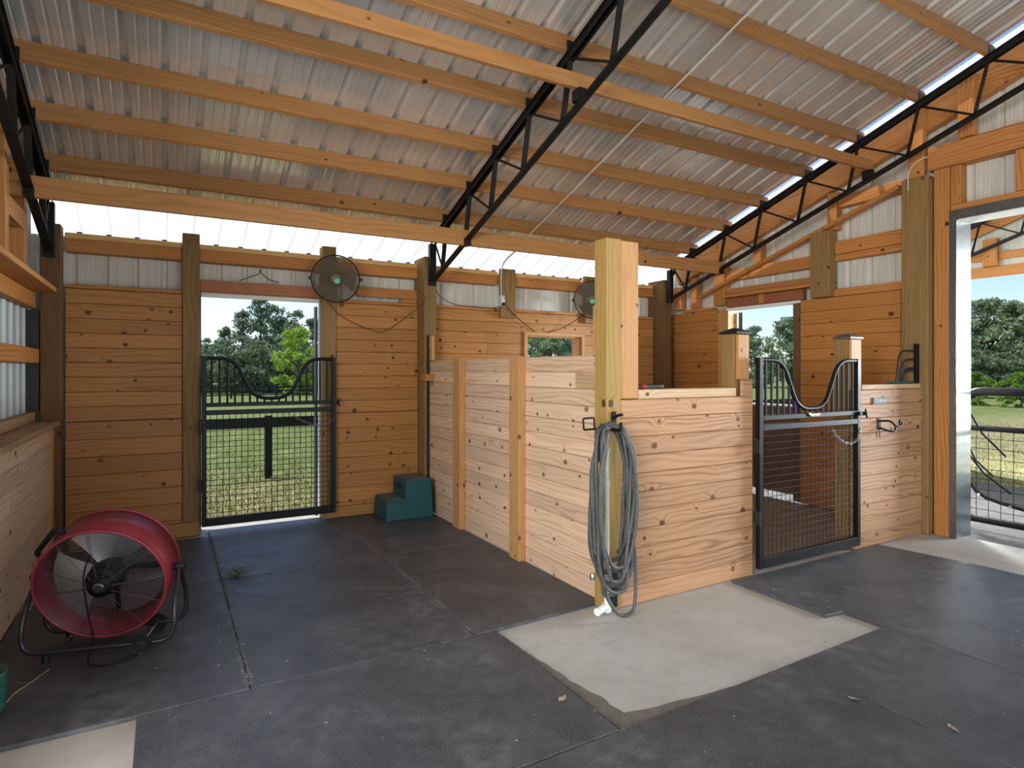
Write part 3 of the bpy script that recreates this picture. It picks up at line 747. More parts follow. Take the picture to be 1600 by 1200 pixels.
def gate_post(label, x0, x1, capmat, facemat, zf):
    p = thing('gate_post', label, 'post', ((x0+x1)/2,3.13,0))
    MB().box(x0,x1,3.0885,3.205,-.018,1.77).build('treated_post', W_POST, p, bev=.004)
    MB().box(x0+.02,x1,3.062,3.0875,zf,1.765).build('face_board', facemat, p, bev=.003)
    c = MB(); a0, a1, b0, b1 = x0-.012, x1+.012, 3.05, 3.217; cx, cy = (x0+x1)/2, 3.13
    c.box(a0,a1,b0,b1,1.771,1.785)
    c.add([(a0,b0,1.785),(a1,b0,1.785),(a1,b1,1.785),(a0,b1,1.785),(cx-.02,cy-.02,1.815),(cx+.02,cy-.02,1.815),(cx+.02,cy+.02,1.815),(cx-.02,cy+.02,1.815)],
          [(0,1,5,4),(1,2,6,5),(2,3,7,6),(3,0,4,7),(4,5,6,7)])
    c.build('post_cap', capmat, p)
    return p
gate_post('gate post with a black cap on the hinge side of the stall gate', 3.63,3.765, CAPBLACK, W_WHITE_Z, 1.437)
gate_post('gate post with grey cap and pale face board, latch side of the stall gate', 5.02,5.183, CAPGREY, W_WHITE_Z, 1.337)

# ------------------------------------------------------------------ yoke gates
def make_gate(label, w=1.26, emblem=True):
    """x 0..w, y = 0, z from floor"""
    g = thing('yoke_gate', label, 'gate')
    zt = 1.585; z0 = .085; zm1, zm2 = 1.165, 1.085
    k = w/1.25
    curve = rounded([(0.02,0,zt),(.245*k,0,zt),(.30*k,0,1.50),(.445*k,0,1.20),(.52*k,0,1.205),(.73*k,0,1.205),(.805*k,0,1.20),(.95*k,0,1.50),(1.005*k,0,zt),(w-.02,0,zt)], .10, 5)
    curve = rounded([(0.0,0,zt),(.265*k,0,zt),(.455*k,0,1.205),(.795*k,0,1.205),(.985*k,0,zt),(w,0,zt)], .13, 7)
    MB().tube(curve, .017, 8).build('yoke_rail', GATE_STEEL, g, local=True)
    MB().box(-.02,.02,-.02,.02,z0-.045,zt+.017).build('upright', GATE_STEEL, g, bev=.003, local=True)
    MB().box(w-.02,w+.02,-.02,.02,z0-.045,zt+.017).build('upright', GATE_STEEL, g, bev=.003, local=True)
    MB().box(.021,w-.021,-.02,.02,z0-.045,z0+.03).build('bottom_rail', GATE_STEEL, g, bev=.003, local=True)
    MB().box(.021,w-.021,-.02,.02,zm1-.03,zm1+.008).build('middle_rail', GATE_STEEL, g, bev=.003, local=True)
    MB().box(.021,w-.021,-.02,.02,zm2-.025,zm2+.02).build('middle_rail', GATE_STEEL, g, bev=.003, local=True)
    def ztop(x):
        for a, b in zip(curve, curve[1:]):
            if a.x <= x <= b.x and b.x > a.x: return a.z+(b.z-a.z)*(x-a.x)/(b.x-a.x)
        return zt
    nb = 17
    for i in range(1, nb+1):
        x = w*i/(nb+1)
        MB().tube([(x,0,zm1+.006),(x,0,ztop(x)-.006)], .0095, 8).build('bar', GATE_STEEL, g, local=True)
    m = MB(); nx = round(w/.052); nz = round((zm2-.02-z0)/.052)
    for i in range(1, nx):
        x = w*i/nx; m.tube([(x,.004,z0+.02),(x,.004,zm2-.02)], .0031, 4)
    for j in range(1, nz):
        z = z0+.02+(zm2-.04-z0)*j/nz; m.tube([(.015,-.001,z),(w-.015,-.001,z)], .0028, 4)
    m.build('wire_mesh', BLACK, g, local=True)
    for z in (.42,.95):
        h = MB().box(-.042,-.021,-.026,.026,z-.05,z+.05).tube([(-.03,-.03,z-.055),(-.03,-.03,z+.055)], .010, 8).build('hinge', BLACK_SATIN, g, local=True)
        hb = MB()
        for q in (-.03,0,.03): hb.lathe([(.006,0),(.006,.006)], 8, (0,0,0)) if False else hb.box(-.036,-.027,-.0335,-.0262,z+q-.004,z+q+.004)
        hb.build('bolt', CHROME, h, local=True)
    MB().box(w-.03,w+.055,-.045,-.0205,zm1-.035,zm1-.005).tube([(w+.035,-.05,zm1+.02),(w+.05,-.055,zm1-.055)], .008, 6).build('latch', BLACK, g, local=True)
    if emblem:
        e = MB().box(w*.5-.075,w*.5+.075,-.0245,-.0205,zm1-.024,zm1+.004)
        em = MB()
        pts = [(w*.5-.07+.14*i/40, -.028, zm1-.008+.012*math.sin(i*1.15)+(.008 if i < 8 else 0)) for i in range(41)]
        em.tube(pts, .0045, 5)
        em.build('emblem', BADGE, g, local=True)
    return g
g1 = make_gate('black yoke gate with wire mesh closing the stall front between two capped posts', 1.225)
g1.location = (3.825, 3.02, -.005)
g2 = make_gate('black yoke gate with wire mesh across the open back doorway', 1.165, False)
g2.location = (.315, 6.25, .03)
CHAIN = plain('dull_chain_steel', (.24,.24,.24,1), .45, .8)
def chain(name, label, pts):
    m = MB(); P = smooth_path(pts, 10)
    # resample
    L = [0]
    for a, b in zip(P, P[1:]): L.append(L[-1]+(b-a).length)
    n = int(L[-1]/.030); q = []
    for i in range(n+1):
        s = L[-1]*i/n
        for k in range(len(L)-1):
            if L[k] <= s <= L[k+1]+1e-9:
                t = (s-L[k])/max(L[k+1]-L[k],1e-9); q.append(P[k].lerp(P[k+1], t)); break
    for i in range(len(q)-1):
        a, b = q[i], q[i+1]; d = (b-a).normalized(); c = (a+b)/2
        n1 = d.cross(Vector((0,1,0) if abs(d.y) < .8 else (1,0,0))).normalized(); n2 = d.cross(n1)
        s = n1 if i % 2 else n2
        m.tube([c + d*(.021*math.cos(2*PI*k/10)) + s*(.010*math.sin(2*PI*k/10)) for k in range(10)], .0032, 5, True)
    return tag(m.build(name, CHAIN), label, 'chain')
chain('latch_chain', 'steel chain looped around the stall gate upright', [(4.66,2.985,1.03),(4.70,2.98,.975),(4.78,2.98,.925),(4.90,2.98,.90),(5.00,2.98,.94),(5.05,3.0,1.0),(5.085,3.03,1.045)])
chain('latch_chain', 'thin chain hanging on the latch side of the back gate', [(1.09,6.21,1.06),(1.17,6.21,1.01),(1.27,6.21,.97),(1.38,6.21,.96),(1.46,6.22,1.0),(1.515,6.27,1.05)])

# name plate, bridle hook, hay rack
np_ = thing('name_plate', 'small metal name plate on the boards beyond the stall gate', 'sign', (5.42,3.046,1.21))
MB().box(5.335,5.53,3.041,3.049,1.208,1.262).build('plate', PLATE, np_, bev=.002)
m = MB()
for i, (w_, h_) in enumerate([(.012,.022),(.006,.022),(.016,.018),(.014,.022),(.008,.022),(.015,.016),(.013,.022)]):
    x = 5.375+i*.021; m.box(x,x+w_,3.0395,3.0409,1.228,1.228+h_)
m.build('lettering', PLATE_LIGHT, np_)
MB().box(5.318,5.333,3.040,3.049,1.204,1.266).build('wood_edge', W_POSTDARK, np_)
bh = thing('bridle_hook', 'black iron bridle hook screwed to the boards below the name plate', 'hook', (5.45,3.04,1.03))
MB().box(5.395,5.44,3.041,3.049,.985,1.085).box(5.408,5.424,3.036,3.041,.92,.985).build('back_plate', BLACK, bh, bev=.002)
MB().tube(rounded([(5.42,3.04,1.06),(5.42,2.95,1.07),(5.47,2.93,1.02),(5.54,2.93,1.01),(5.56,2.95,1.06),(5.60,2.96,1.07),(5.625,2.96,1.015),(5.55,2.96,1.01)], .03), .0085, 8).build('hook_bar', BLACK, bh)
MB().tube(rounded([(5.42,3.04,1.0),(5.43,2.96,.975),(5.50,2.95,.975),(5.53,2.97,1.005)], .03), .0085, 8).build('hook_bar', BLACK, bh)
hr = thing('hay_rack', 'black hay rack of bent tubes standing at the tall post above the cap rail', 'rack', (5.95,3.13,1.385))
MB().box(6.085,6.123,3.07,3.105,1.385,1.75).build('mounting_plate', BLACK, hr, bev=.002)
MB().box(5.74,6.083,3.09,3.16,1.381,1.40).build('base_strip', GREENRACK, hr, bev=.002)
for (xa, zt_, yo) in ((5.79,1.68,3.10),(5.86,1.60,3.11),(5.92,1.52,3.12),(5.955,1.50,3.14)):
    MB().tube(rounded([(xa,yo,1.401),(xa+.05,yo,zt_),(6.083,yo-.005 if yo < 3.11 else 3.10,zt_+.005)], .09, 6), .0095, 8).build('bent_tube', BLACK_SATIN, hr)
tl = thing('folding_saw', 'dark grip tool with a red collar lying on the cap rail', 'tool', (2.86,3.13,1.375))
MB(Matrix.Translation((2.87,3.13,1.391)) @ Matrix.Rotation(PI/2,4,'Y')).lathe([(.009,-.17),(.012,-.16),(.013,-.06),(.013,.02),(.013,.07),(.016,.095),(.010,.10)], 12).build('grip', TOOL_GREEN, tl)
MB(Matrix.Translation((2.80,3.13,1.391)) @ Matrix.Rotation(PI/2,4,'Y')).lathe([(.0155,-.02),(.0158,0),(.0155,.02)], 12).build('collar', TOOL_RED, tl)

# ------------------------------------------------------------------ hose, hydrant, square hook
hs = thing('garden_hose', 'grey rubber hose hung in long loops on the yellow corner post', 'hose', (2.38,2.97,0))
m = MB(); pts = []
loops = 9; n = 30
for k in range(loops):
    rw = .112+.034*RND.random(); cx = 2.375+RND.uniform(-.01,.01); top = 1.165+RND.uniform(-.02,.015)
    bot = [.26,.18,.34,.13,.28,.21,.16,.31,.23][k]; yy = 2.965-.012*k
    for i in range(n):
        a = PI/2 - 2*PI*i/n
        x = cx + rw*math.copysign(abs(math.cos(a))**.6, math.cos(a)); s = math.sin(a)
        z = (top+bot)/2 + (top-bot)/2*math.copysign(abs(s)**.85, s)
        yd = yy + (.05 if s > .85 else 0)*((s-.85)/.15)
        pts.append((x + .018*math.sin(3*a+k), yd + .010*math.sin(2*a+k*1.3), z))
m.tube(smooth_path(pts[::2], 3), .0125, 8)
m.build('hose_coil', HOSE, hs)
MB().tube(smooth_path([(2.28,2.93,.42),(2.285,2.92,.30),(2.32,2.93,.15),(2.38,2.90,.035),(2.44,2.88,.012),(2.50,2.88,.05),(2.53,2.90,.2),(2.52,2.90,.4),(2.50,2.93,.62),(2.48,2.94,.9),(2.43,2.955,1.10),(2.40,2.96,1.155)], 6), .0115, 8).build('hose_tail', HOSE, hs)
MB().tube(smooth_path([(2.318,2.97,.985),(2.27,2.95,.955),(2.235,2.945,.90),(2.235,2.94,.70),(2.24,2.93,.42)], 6), .0135, 8).build('hose_feed', HOSE, hs)
MB().lathe([(.014,0),(.016,.01),(.016,.035),(.012,.04)], 10, (2.232,2.945,.245)).build('hose_end', CHROME, hs)
hk = thing('hose_hook', 'black hook holding the hose loops on the corner post', 'hook', (2.47,3.03,1.2))
MB().box(2.45,2.49,3.036,3.0445,1.12,1.24).build('hook_plate', BLACK, hk, bev=.003)
MB().tube(rounded([(2.47,3.036,1.20),(2.47,2.99,1.222),(2.47,2.955,1.225)], .02), .009, 8).build('hook_prong', BLACK, hk)
MB().tube(rounded([(2.47,3.036,1.138),(2.42,2.985,1.142),(2.36,2.97,1.142),(2.36,2.84,1.142),(2.36,2.835,1.19)], .02), .010, 8).build('hook_arm', BLACK, hk)
sq = thing('bridle_bracket', 'square black wire bracket sticking out beside the hose loops', 'bracket', (2.23,3.1,1.17))
MB().tube(rounded([(2.30,2.99,1.143),(2.19,2.975,1.143),(2.185,2.975,1.212),(2.275,2.985,1.212),(2.278,2.985,1.145)], .012, 4), .006, 8).build('wire_square', BLACK, sq)
MB().tube([(2.30,2.99,1.143),(2.418,3.06,1.143)], .006, 8).build('wire_arm', BLACK, sq)
py = thing('water_hydrant', 'ivory plastic water pipe with brass tap behind the hose loops', 'tap', (2.40,3.0,0))
MB().tube([(2.395,3.015,.03),(2.395,3.015,1.0)], .017, 12).build('riser_pipe', PVC, py)
MB().lathe([(.022,0),(.022,.04)], 12, (2.395,3.015,.78)).lathe([(.022,0),(.022,.03)], 12, (2.395,3.015,.27)).build('coupling', PVC, py)
MB().tube(rounded([(2.395,3.015,.985),(2.395,3.015,1.025),(2.35,3.012,1.025)], .02), .0215, 12).build('elbow', PVC, py)
MB().tube([(2.35,3.012,1.025),(2.33,3.0,1.01),(2.316,2.985,.985)], .016, 10).build('tap_body', BRASS, py)
MB().tube([(2.335,3.005,1.03),(2.335,3.005,1.052)], .006, 8).tube([(2.29,3.0,1.048),(2.345,3.008,1.062)], .008, 8).build('tap_handle', CHROME, py)
MB().tube([(2.395,3.015,.035),(2.33,2.99,.03),(2.29,2.975,.028)], .024, 12).lathe([(.030,0),(.030,.05)], 12, (2.395,3.015,.0)).build('floor_tee', WHITE_PL, py)
MB().box(2.40,2.50,3.034,3.0445,.0,.24).build('rubber_pad', RUBBER_BLACK, py, bev=.004)

# ------------------------------------------------------------------ mounting block
mb_ = thing('mounting_block', 'teal plastic two step mounting block in the corner by the partition', 'step stool', (2.15,6.05,0))
prof = [(1.90,0),(2.40,0),(2.385,.385),(2.115,.385),(2.105,.20),(1.915,.20)]
m = MB(); n = len(prof)
vs = [(x,5.86 - (0 if z > 0 else .012),z) for x,z in prof] + [(x,6.26 + (0 if z > 0 else .012),z) for x,z in prof]
m.add(vs, [tuple(range(n)), tuple(range(2*n-1,n-1,-1))] + [(i, n+i, n+(i+1) % n, (i+1) % n) for i in range(n)])
m.build('body', TEAL, mb_, bev=.008)
MB().box(1.925,2.10,5.875,6.245,.2005,.206).build('tread', TEAL_TOP, mb_, bev=.002)
MB().box(2.125,2.378,5.875,6.245,.3855,.391).build('tread', TEAL_TOP, mb_, bev=.002)
MB().box(2.098,2.104,6.0,6.12,.29,.33).build('hand_hole', RUBBER_BLACK, mb_)

# ------------------------------------------------------------------ drum fan
nrm = Vector((-.262,-.934,-.244)).normalized()
xh = Vector((0,0,1)).cross(nrm).normalized()     # horizontal across the drum
yh = nrm.cross(xh)
Cf = Vector((-.293,3.885,.366))
MF = Matrix((( xh.x,yh.x,nrm.x,Cf.x),(xh.y,yh.y,nrm.y,Cf.y),(xh.z,yh.z,nrm.z,Cf.z),(0,0,0,1)))
fan = thing('drum_fan', 'large red barrel fan tilted on a black wheeled stand by the sill wall', 'fan', (Cf.x, Cf.y, 0))
R0 = .312; LD = .245
m = MB(MF); N = 64
ri, ro = R0-.006, R0
prof = [(ro,-LD),(ro,0),(ri,0),(ri,-LD)]
vs = []; 
for r_, z_ in prof:
    for k in range(N): vs.append((r_*math.cos(2*PI*k/N), r_*math.sin(2*PI*k/N), z_))
fs = [((i%4)*N+k, (i%4)*N+(k+1)%N, ((i+1)%4)*N+(k+1)%N, ((i+1)%4)*N+k) for i in range(4) for k in range(N)]
m.add(vs, fs, True); m.build('drum', RED, fan)
MB(MF).ring(R0, .0085, 0, 64, 8).build('front_rim', RED, fan)
MB(MF).ring(R0, .0085, -LD, 64, 8).build('rear_rim', RED, fan)
def grille(z, dome, name):
    m = MB(MF)
    for i in range(22):
        r_ = .055+(R0-.012-.055)*i/21
        m.ring(r_, .0013, z+dome*(1-(r_/R0)**2), 56, 4)
    for k in range(12):
        a = 2*PI*k/12+.12
        for da in ((-.02,.02) if k % 3 == 0 else (0,)):
            m.tube([(r_*math.cos(a+da), r_*math.sin(a+da), z-.002+dome*(1-(r_/R0)**2)) for r_ in (.05,.15,.23,R0-.006)], .0019, 4)
    m.build(name, WIRE, fan)
grille(.004, .022, 'front_grille'); grille(-LD-.004, -.015, 'rear_grille')
mo = MB(MF).lathe([(.02,-.20),(.085,-.19),(.09,-.10),(.085,-.03),(.07,-.012),(.02,-.008)], 28).build('motor', BLACK, fan)
MB(MF).lathe([(.058,-.010),(.062,.018),(.055,.03),(.02,.032)], 28).build('centre_cap', BLACK, mo)
MB(MF).lathe([(.030,.0305),(.030,.036),(.016,.0365)], 24).build('cap_ring', WIRE, mo)
MB(MF).bar((-.28,-.02,-.205),(.28,-.02,-.205), .03, .02).bar((0,-.28,-.205),(0,.28,-.205), .03, .02).build('motor_bracket', BLACK, fan)
for k in range(3):
    a0 = PI/2 + 2*PI*k/3 - .2
    m = MB(MF); vs = []; na, nr = 9, 6
    for i in range(nr+1):
        r_ = .07+(.275-.07)*i/nr
        for j in range(na+1):
            t = j/na; a = a0 + (t-.5)*(1.25+.3*i/nr)
            vs.append((r_*math.cos(a), r_*math.sin(a), -.125 + .075*(t-.5)))
    m.add(vs, [(i*(na+1)+j, i*(na+1)+j+1, (i+1)*(na+1)+j+1, (i+1)*(na+1)+j) for i in range(nr) for j in range(na)], True)
    m.build('blade', ALU, fan)
bx = MB(MF).box(-.06,.065,.10,.165,-.235,-.19).build('switch_box', RUBBER_BLACK, fan, bev=.008)
MB(MF).lathe([(.016,-.19),(.016,-.175),(.012,-.172)], 16, (.02,.132,0)).build('speed_knob', CHROME, bx)
# handle on the rim
a1, a2 = math.radians(128), math.radians(158)
m = MB(MF); m.tube(rounded([( (R0)*math.cos(a1), R0*math.sin(a1), -.12), ((R0+.05)*math.cos(a1), (R0+.05)*math.sin(a1), -.12), ((R0+.05)*math.cos(a2), (R0+.05)*math.sin(a2), -.12), (R0*math.cos(a2), R0*math.sin(a2), -.12)], .03), .014, 8)
m.build('carry_handle', RUBBER_BLACK, fan)
# stand
l = Vector((.97,-.243,0)).normalized(); h = Vector((-l.y*-1,0,0)); h = Vector((l.y,-l.x,0))   # h points towards the viewer side
Cp = Cf - nrm*.13
hz = .048
def sp(a, b, z): return Vector((Cp.x,Cp.y,0)) + l*a + h*b + Vector((0,0,z))
W2 = R0+.03
for b, nm in ((.155,'front'),(-.125,'rear')):
    path = rounded([sp(-W2,0,Cp.z), sp(-W2-.01,b*.95,Cp.z*.55), sp(-W2-.01,b,hz), sp(W2+.01,b,hz), sp(W2+.01,b*.95,Cp.z*.55), sp(W2,0,Cp.z)], .085, 6)
    MB().tube(path, .0125, 10).build('stand_tube', BLACK_SATIN, fan)
for s in (-1,1):
    MB().tube([sp(s*(R0+.002),0,Cp.z), sp(s*(W2+.028),0,Cp.z)], .02, 10).build('pivot_knob', RUBBER_BLACK, fan)
MB().tube([sp(-.2,.155,hz), sp(-.2,-.125,hz)], .010, 8).build('cross_bar', BLACK_SATIN, fan)
for b in (.175,-.14):
    MB(Matrix.Translation(sp(.20,b,.045)) @ h.to_track_quat('Z','Y').to_matrix().to_4x4()).lathe([(.012,-.02),(.030,-.018),(.034,-.011),(.046,-.014),(.048,-.008),(.048,.008),(.046,.014),(.034,.011),(.030,.018),(.012,.02)], 28, smooth=False).build('wheel', RUBBER_BLACK, fan)
    MB().lathe([(.018,0),(.016,.04)], 10, tuple(sp(-.24,b*.9,.0))).build('foot', RUBBER_BLACK, fan)
MB().tube([sp(.20,.16,.047), sp(.20,-.125,.047)], .006, 6).build('axle', CHROME, fan)
q0 = MF @ Vector((-.045,.13,-.2)); q1 = MF @ Vector((-.06,.07,.036)); q2 = MF @ Vector((-.062,-.10,.034)); q3 = MF @ Vector((-.055,-.30,.022))
MB().tube(smooth_path([q0, MF @ Vector((-.075,.12,-.1)), q1, q2, q3, (q3.x-.005,q3.y-.03,.03), (q3.x-.005,q3.y-.17,.006), (q3.x+.04,q3.y-.225,.006), (q3.x+.12,q3.y-.235,.006), (q3.x+.21,q3.y-.17,.006), (q3.x+.25,q3.y-.06,.02), (q3.x+.255,q3.y+.01,.075)], 8), .0045, 6).build('power_cord', CORD, fan)

# ------------------------------------------------------------------ round wall fans
def wall_fan(label, mat_badge):
    """front faces local +z, origin at the centre"""
    f = thing('wall_fan', label, 'fan')
    R_ = .228
    m = MB()
    for i in range(26): 
        r_ = .05+(R_-.05)*i/25; m.ring(r_, .0012, .055*(1-(r_/R_)**2), 40, 4)
    for k in range(72):
        a = 2*PI*k/72; m.tube([(r_*math.cos(a), r_*math.sin(a), .0015+.055*(1-(r_/R_)**2)) for r_ in (.05,.13,.19,R_)], .0018, 3)
    m.build('front_grille', GRILLE, f, local=True)
    m = MB()
    for i in range(14):
        r_ = .07+(R_-.07)*i/13; m.ring(r_, .0014, -.06*(1-(r_/R_)**2)-.01, 40, 4)
    for k in range(24):
        a = 2*PI*k/24; m.tube([(r_*math.cos(a), r_*math.sin(a), -.01-.06*(1-(r_/R_)**2)) for r_ in (.07,.15,R_)], .0013, 3)
    m.build('rear_grille', GRILLE, f, local=True)
    MB().ring(R_, .006, -.003, 48, 6).build('rim', BLACK, f, local=True)
    MB().lathe([(.02,-.12),(.065,-.115),(.07,-.05),(.05,-.04)], 20).build('motor', BLACK, f, local=True)
    for k in range(3):
        a0 = 2*PI*k/3; m = MB(); vs = []
        for i in range(5):
            r_ = .045+.15*i/4
            for j in range(6):
                t = j/5; a = a0+(t-.5)*(1.1+.25*i/4); vs.append((r_*math.cos(a), r_*math.sin(a), -.005+.05*(t-.5)))
        m.add(vs, [(i*6+j,i*6+j+1,(i+1)*6+j+1,(i+1)*6+j) for i in range(4) for j in range(5)], True)
        m.build('blade', BLADEM, f, local=True)
    MB().lathe([(.05,.052),(.05,.06),(.03,.063)], 20).build('guard_disc', GRILLE, f, local=True)
    MB(Matrix.Translation((.012,-.022,.0))).lathe([(.030,.062),(.030,.068),(.015,.070)], 20).build('badge', mat_badge, f, local=True)
    for s in (-1,1):
        MB().box(s*R_,s*(R_+.025),-.015,.015,-.02,.01).build('clip', RUBBER_BLACK, f, local=True)
    MB().tube([(0,0,-.11),(0,-.04,-.17),(0,-.06,-.215)], .016, 8).build('wall_arm', BLACK, f, local=True)
    return f
GRILLE = plain('dusty_dark_wire', (.15,.115,.08,1), .7)
BLADEM = plain('dusty_brown_blade', (.15,.12,.085,1), .6)
w1 = wall_fan('round dusty fan with a mint badge hung on the post beside the back doorway', MINT)
w2 = copy_tree(w1); w2['label'] = 'round dusty fan on the stall wall, half hidden by the tall corner post'
def aim(o, loc, d, roll=0):
    o.location = loc; o.rotation_euler = (Vector(d).to_track_quat('Z','Y').to_matrix() @ Matrix.Rotation(roll,3,'Z')).to_euler()
aim(w1, (1.46,6.06,2.40), (-.22,-.95,-.12)); aim(w2, (4.56,6.02,2.37), (-.75,-.65,-.1))
def cordo(name, label, pts, r=.004, mat=None, cat='cord'):
    return tag(MB().tube(smooth_path(pts, 6), r, 6).build(name, mat or CORD), label, cat)
cordo('fan_cord', 'brown cord sagging from the round fan to the truss post', [(1.40,6.20,2.20),(1.56,6.335,2.08),(1.75,6.34,1.98),(1.93,6.34,1.92),(2.02,6.34,1.915),(2.12,6.34,1.96),(2.28,6.335,2.08),(2.40,6.20,2.20),(2.44,6.16,2.30)], .0045, CORD_BROWN)
cordo('fan_cord', 'thin dark cord sagging from the truss post to the junction box', [(2.55,6.16,2.42),(2.66,6.30,2.33),(2.85,6.32,2.25),(3.10,6.32,2.235),(3.33,6.30,2.23),(3.41,6.27,2.26)], .004)
cordo('fan_cord', 'dark cord knotted above the stall window, running up to the second fan', [(3.50,6.27,2.25),(3.62,6.285,2.15),(3.85,6.33,2.02),(3.98,6.33,1.95),(4.06,6.33,1.965),(4.20,6.33,1.99),(4.40,6.28,2.08),(4.56,6.2,2.2)], .0045)
jb = thing('junction_box', 'metal outlet box with plug on the short post above the stall boards', 'outlet', (3.42,6.26,2.25))
MB().box(3.39,3.46,6.235,6.288,2.24,2.38).build('box_body', CHROME, jb, bev=.004)
MB().box(3.40,3.425,6.215,6.2345,2.26,2.36).box(3.43,3.45,6.22,6.2345,2.28,2.33).build('receptacle', WHITE_PL, jb, bev=.003)
MB().box(3.40,3.44,6.195,6.2145,2.25,2.29).build('plug', RUBBER_BLACK, jb, bev=.004)
cordo('electrical_conduit', 'thin pale conduit from the junction box up along the roof purlins', [(3.42,6.262,2.382),(3.42,6.262,2.62),(3.43,6.20,2.76),(3.49,6.05,2.868)]+[(3.50,y,zp(y)-.012) for y in (5.9,5.5,5.0,4.4,3.8,3.2,2.6,2.0,1.4)], .008, CABLE_WHITE, 'conduit')
cordo('wire_loop', 'small wire loop hanging on a nail above the back doorway lintel', [(.62,6.36,2.36),(.74,6.355,2.41),(.80,6.35,2.44),(.80,6.345,2.47),(.815,6.345,2.475),(.82,6.345,2.44),(.89,6.355,2.39),(.98,6.36,2.365)], .005, GREY_TRACK, 'wire')
cordo('electrical_wire', 'thin pale wire arching over the tall post to the door head beam', [(6.12,3.17,3.20),(6.125,3.165,3.36),(6.14,3.12,3.45),(6.165,3.06,3.485),(6.185,3.03,3.49)], .005, CABLE_WHITE, 'wire')

# ------------------------------------------------------------------ litter on the floor
tb = thing('plastic_tub', 'green ribbed plastic tub just entering at the picture edge', 'tub', (-.700,3.44,0))
MB().lathe([(.075,.0),(.088,.015),(.095,.17),(.10,.185),(.093,.185),(.08,.03),(.02,.02)], 28, (-.700,3.44,0)).build('tub_body', GREEN_TUB, tb)
for i in range(4): MB().ring(.0905+.002*i, .004, .05+.035*i, 28, 6, (-.700,3.44)).build('rib', GREEN_TUB, tb)
m = MB()
for i in range(46):
    a = RND.uniform(0,6.28); L_ = RND.uniform(.03,.11); hgt = RND.uniform(.005,.07)
    m.tube([(.46,4.87,.002),(.46+L_*.5*math.cos(a),4.87+L_*.4*math.sin(a),hgt),(.46+L_*math.cos(a),4.87+L_*math.sin(a),hgt*RND.uniform(.1,1)+.003)], .0016, 3)
tag(m.build('weed_tuft', WEED), 'dry weed tuft lying on the mats in front of the back doorway', 'weed')
for (x,y,rz,lab) in ((1.575,2.307,.3,'dry curled leaf on the mat between the concrete patches'),(2.865,1.304,1.2,'dry leaf on the mat close to the picture corner'),(2.734,1.647,2.2,'small dry leaf beside the mat joint past the concrete pad')):
    m = MB(Matrix.Translation((x,y,.003)) @ Matrix.Rotation(rz,4,'Z'))
    m.add([(-.025,0,0),(-.005,.014,.006),(.018,.010,.002),(.028,0,.008),(.018,-.011,.003),(-.004,-.014,.0)], [(0,1,5),(1,2,4,5),(2,3,4)])
    tag(m.build('fallen_leaf', LEAFDRY), lab, 'leaf')
m = MB(); m.tube(smooth_path([(-.62,3.52,.004),(-.60,3.60,.006),(-.56,3.68,.004),(-.50,3.80,.006)], 4), .0022, 4); m.tube([(-.56,3.68,.004),(-.62,3.72,.004)], .0015, 4)
tag(m.build('straw_stalk', STRAW), 'forked dry straw stalk on the mat next to the fan stand', 'straw')

# ------------------------------------------------------------------ aisle gate with shade cloth (x = 6.85)
ag = thing('bow_gate', 'heavy black tube gate with rounded corner standing open outside the side doorway', 'gate', (6.85,2.4,0))
XG = 6.85
MB().tube(rounded([(XG,3.02,-.03),(XG,3.02,1.30),(XG,.6,1.30)], .17, 8), .042, 12).build('gate_frame', GATE_STEEL, ag)
MB().tube([(XG,2.99,.945),(XG,.6,.945)], .028, 10).build('middle_rail', GATE_STEEL, ag)
MB().tube([(XG,2.99,.065),(XG,.6,.065)], .034, 10).build('bottom_rail', GATE_STEEL, ag)
m = MB()
for i in range(1, 24): m.tube([(XG-.005,3.02-.1*i,.065),(XG-.005,3.02-.1*i,.945)], .003, 4)
for j in range(1, 9): m.tube([(XG-.009,2.99,.065+.098*j),(XG-.009,.6,.065+.098*j)], .003, 4)
m.build('wire_mesh', BLACK, ag)
MB().tube([(XG-.05,3.07,.90),(XG-.05,3.12,.90)], .012, 8).box(XG-.06,XG-.03,3.058,3.075,.85,.99).build('hinge', BLACK, ag)
sc_ = thing('shade_cloth', 'dark shade cloth with a curved hem and grommets sagging on the tube gate', 'cloth', (6.80,2.7,.2))
m = MB(); nu = 24; vs = []
hem = smooth_path([(2.965,.46),(2.94,.36),(2.88,.28),(2.78,.235),(2.65,.21),(2.4,.17),(2.0,.13),(1.4,.11)], 4)if False else None
HX = [2.965,2.95,2.90,2.82,2.70,2.55,2.3,2.0,1.6,1.2]; HZ = [.50,.42,.34,.29,.26,.235,.20,.17,.15,.14]; TZ = [.56,.55,.53,.52,.51,.50,.49,.48,.47,.46]
for y_, za, zb in zip(HX, HZ, TZ): vs += [(XG-.055,y_,za),(XG-.06,y_,zb)]
m.add(vs, [(2*i,2*i+1,2*i+3,2*i+2) for i in range(len(HX)-1)]); m.build('cloth_panel', CLOTH, sc_)
MB().tube([(XG-.058,y_,z_) for y_, z_ in zip(HX,HZ)], .016, 8).build('hem', BLACK, sc_)
for y_, z_ in ((2.955,.45),(2.87,.315),(2.62,.243)):
    MB().tube([(XG-.080,y_,z_),(XG-.072,y_,z_)], .013, 10).build('grommet', CHROME, sc_)
for a_, b_ in (((2.975,1.14),(2.66,.70)),((2.985,.82),(2.76,.50)),((2.985,.72),(2.62,.36))):
    MB().tube([(XG-.05,a_[0],a_[1]),(XG-.062,(a_[0]+b_[0])/2+.03,(a_[1]+b_[1])/2-.02),(XG-.055,b_[0],b_[1])], .010, 6).build('tie_cord', BLACK, sc_)

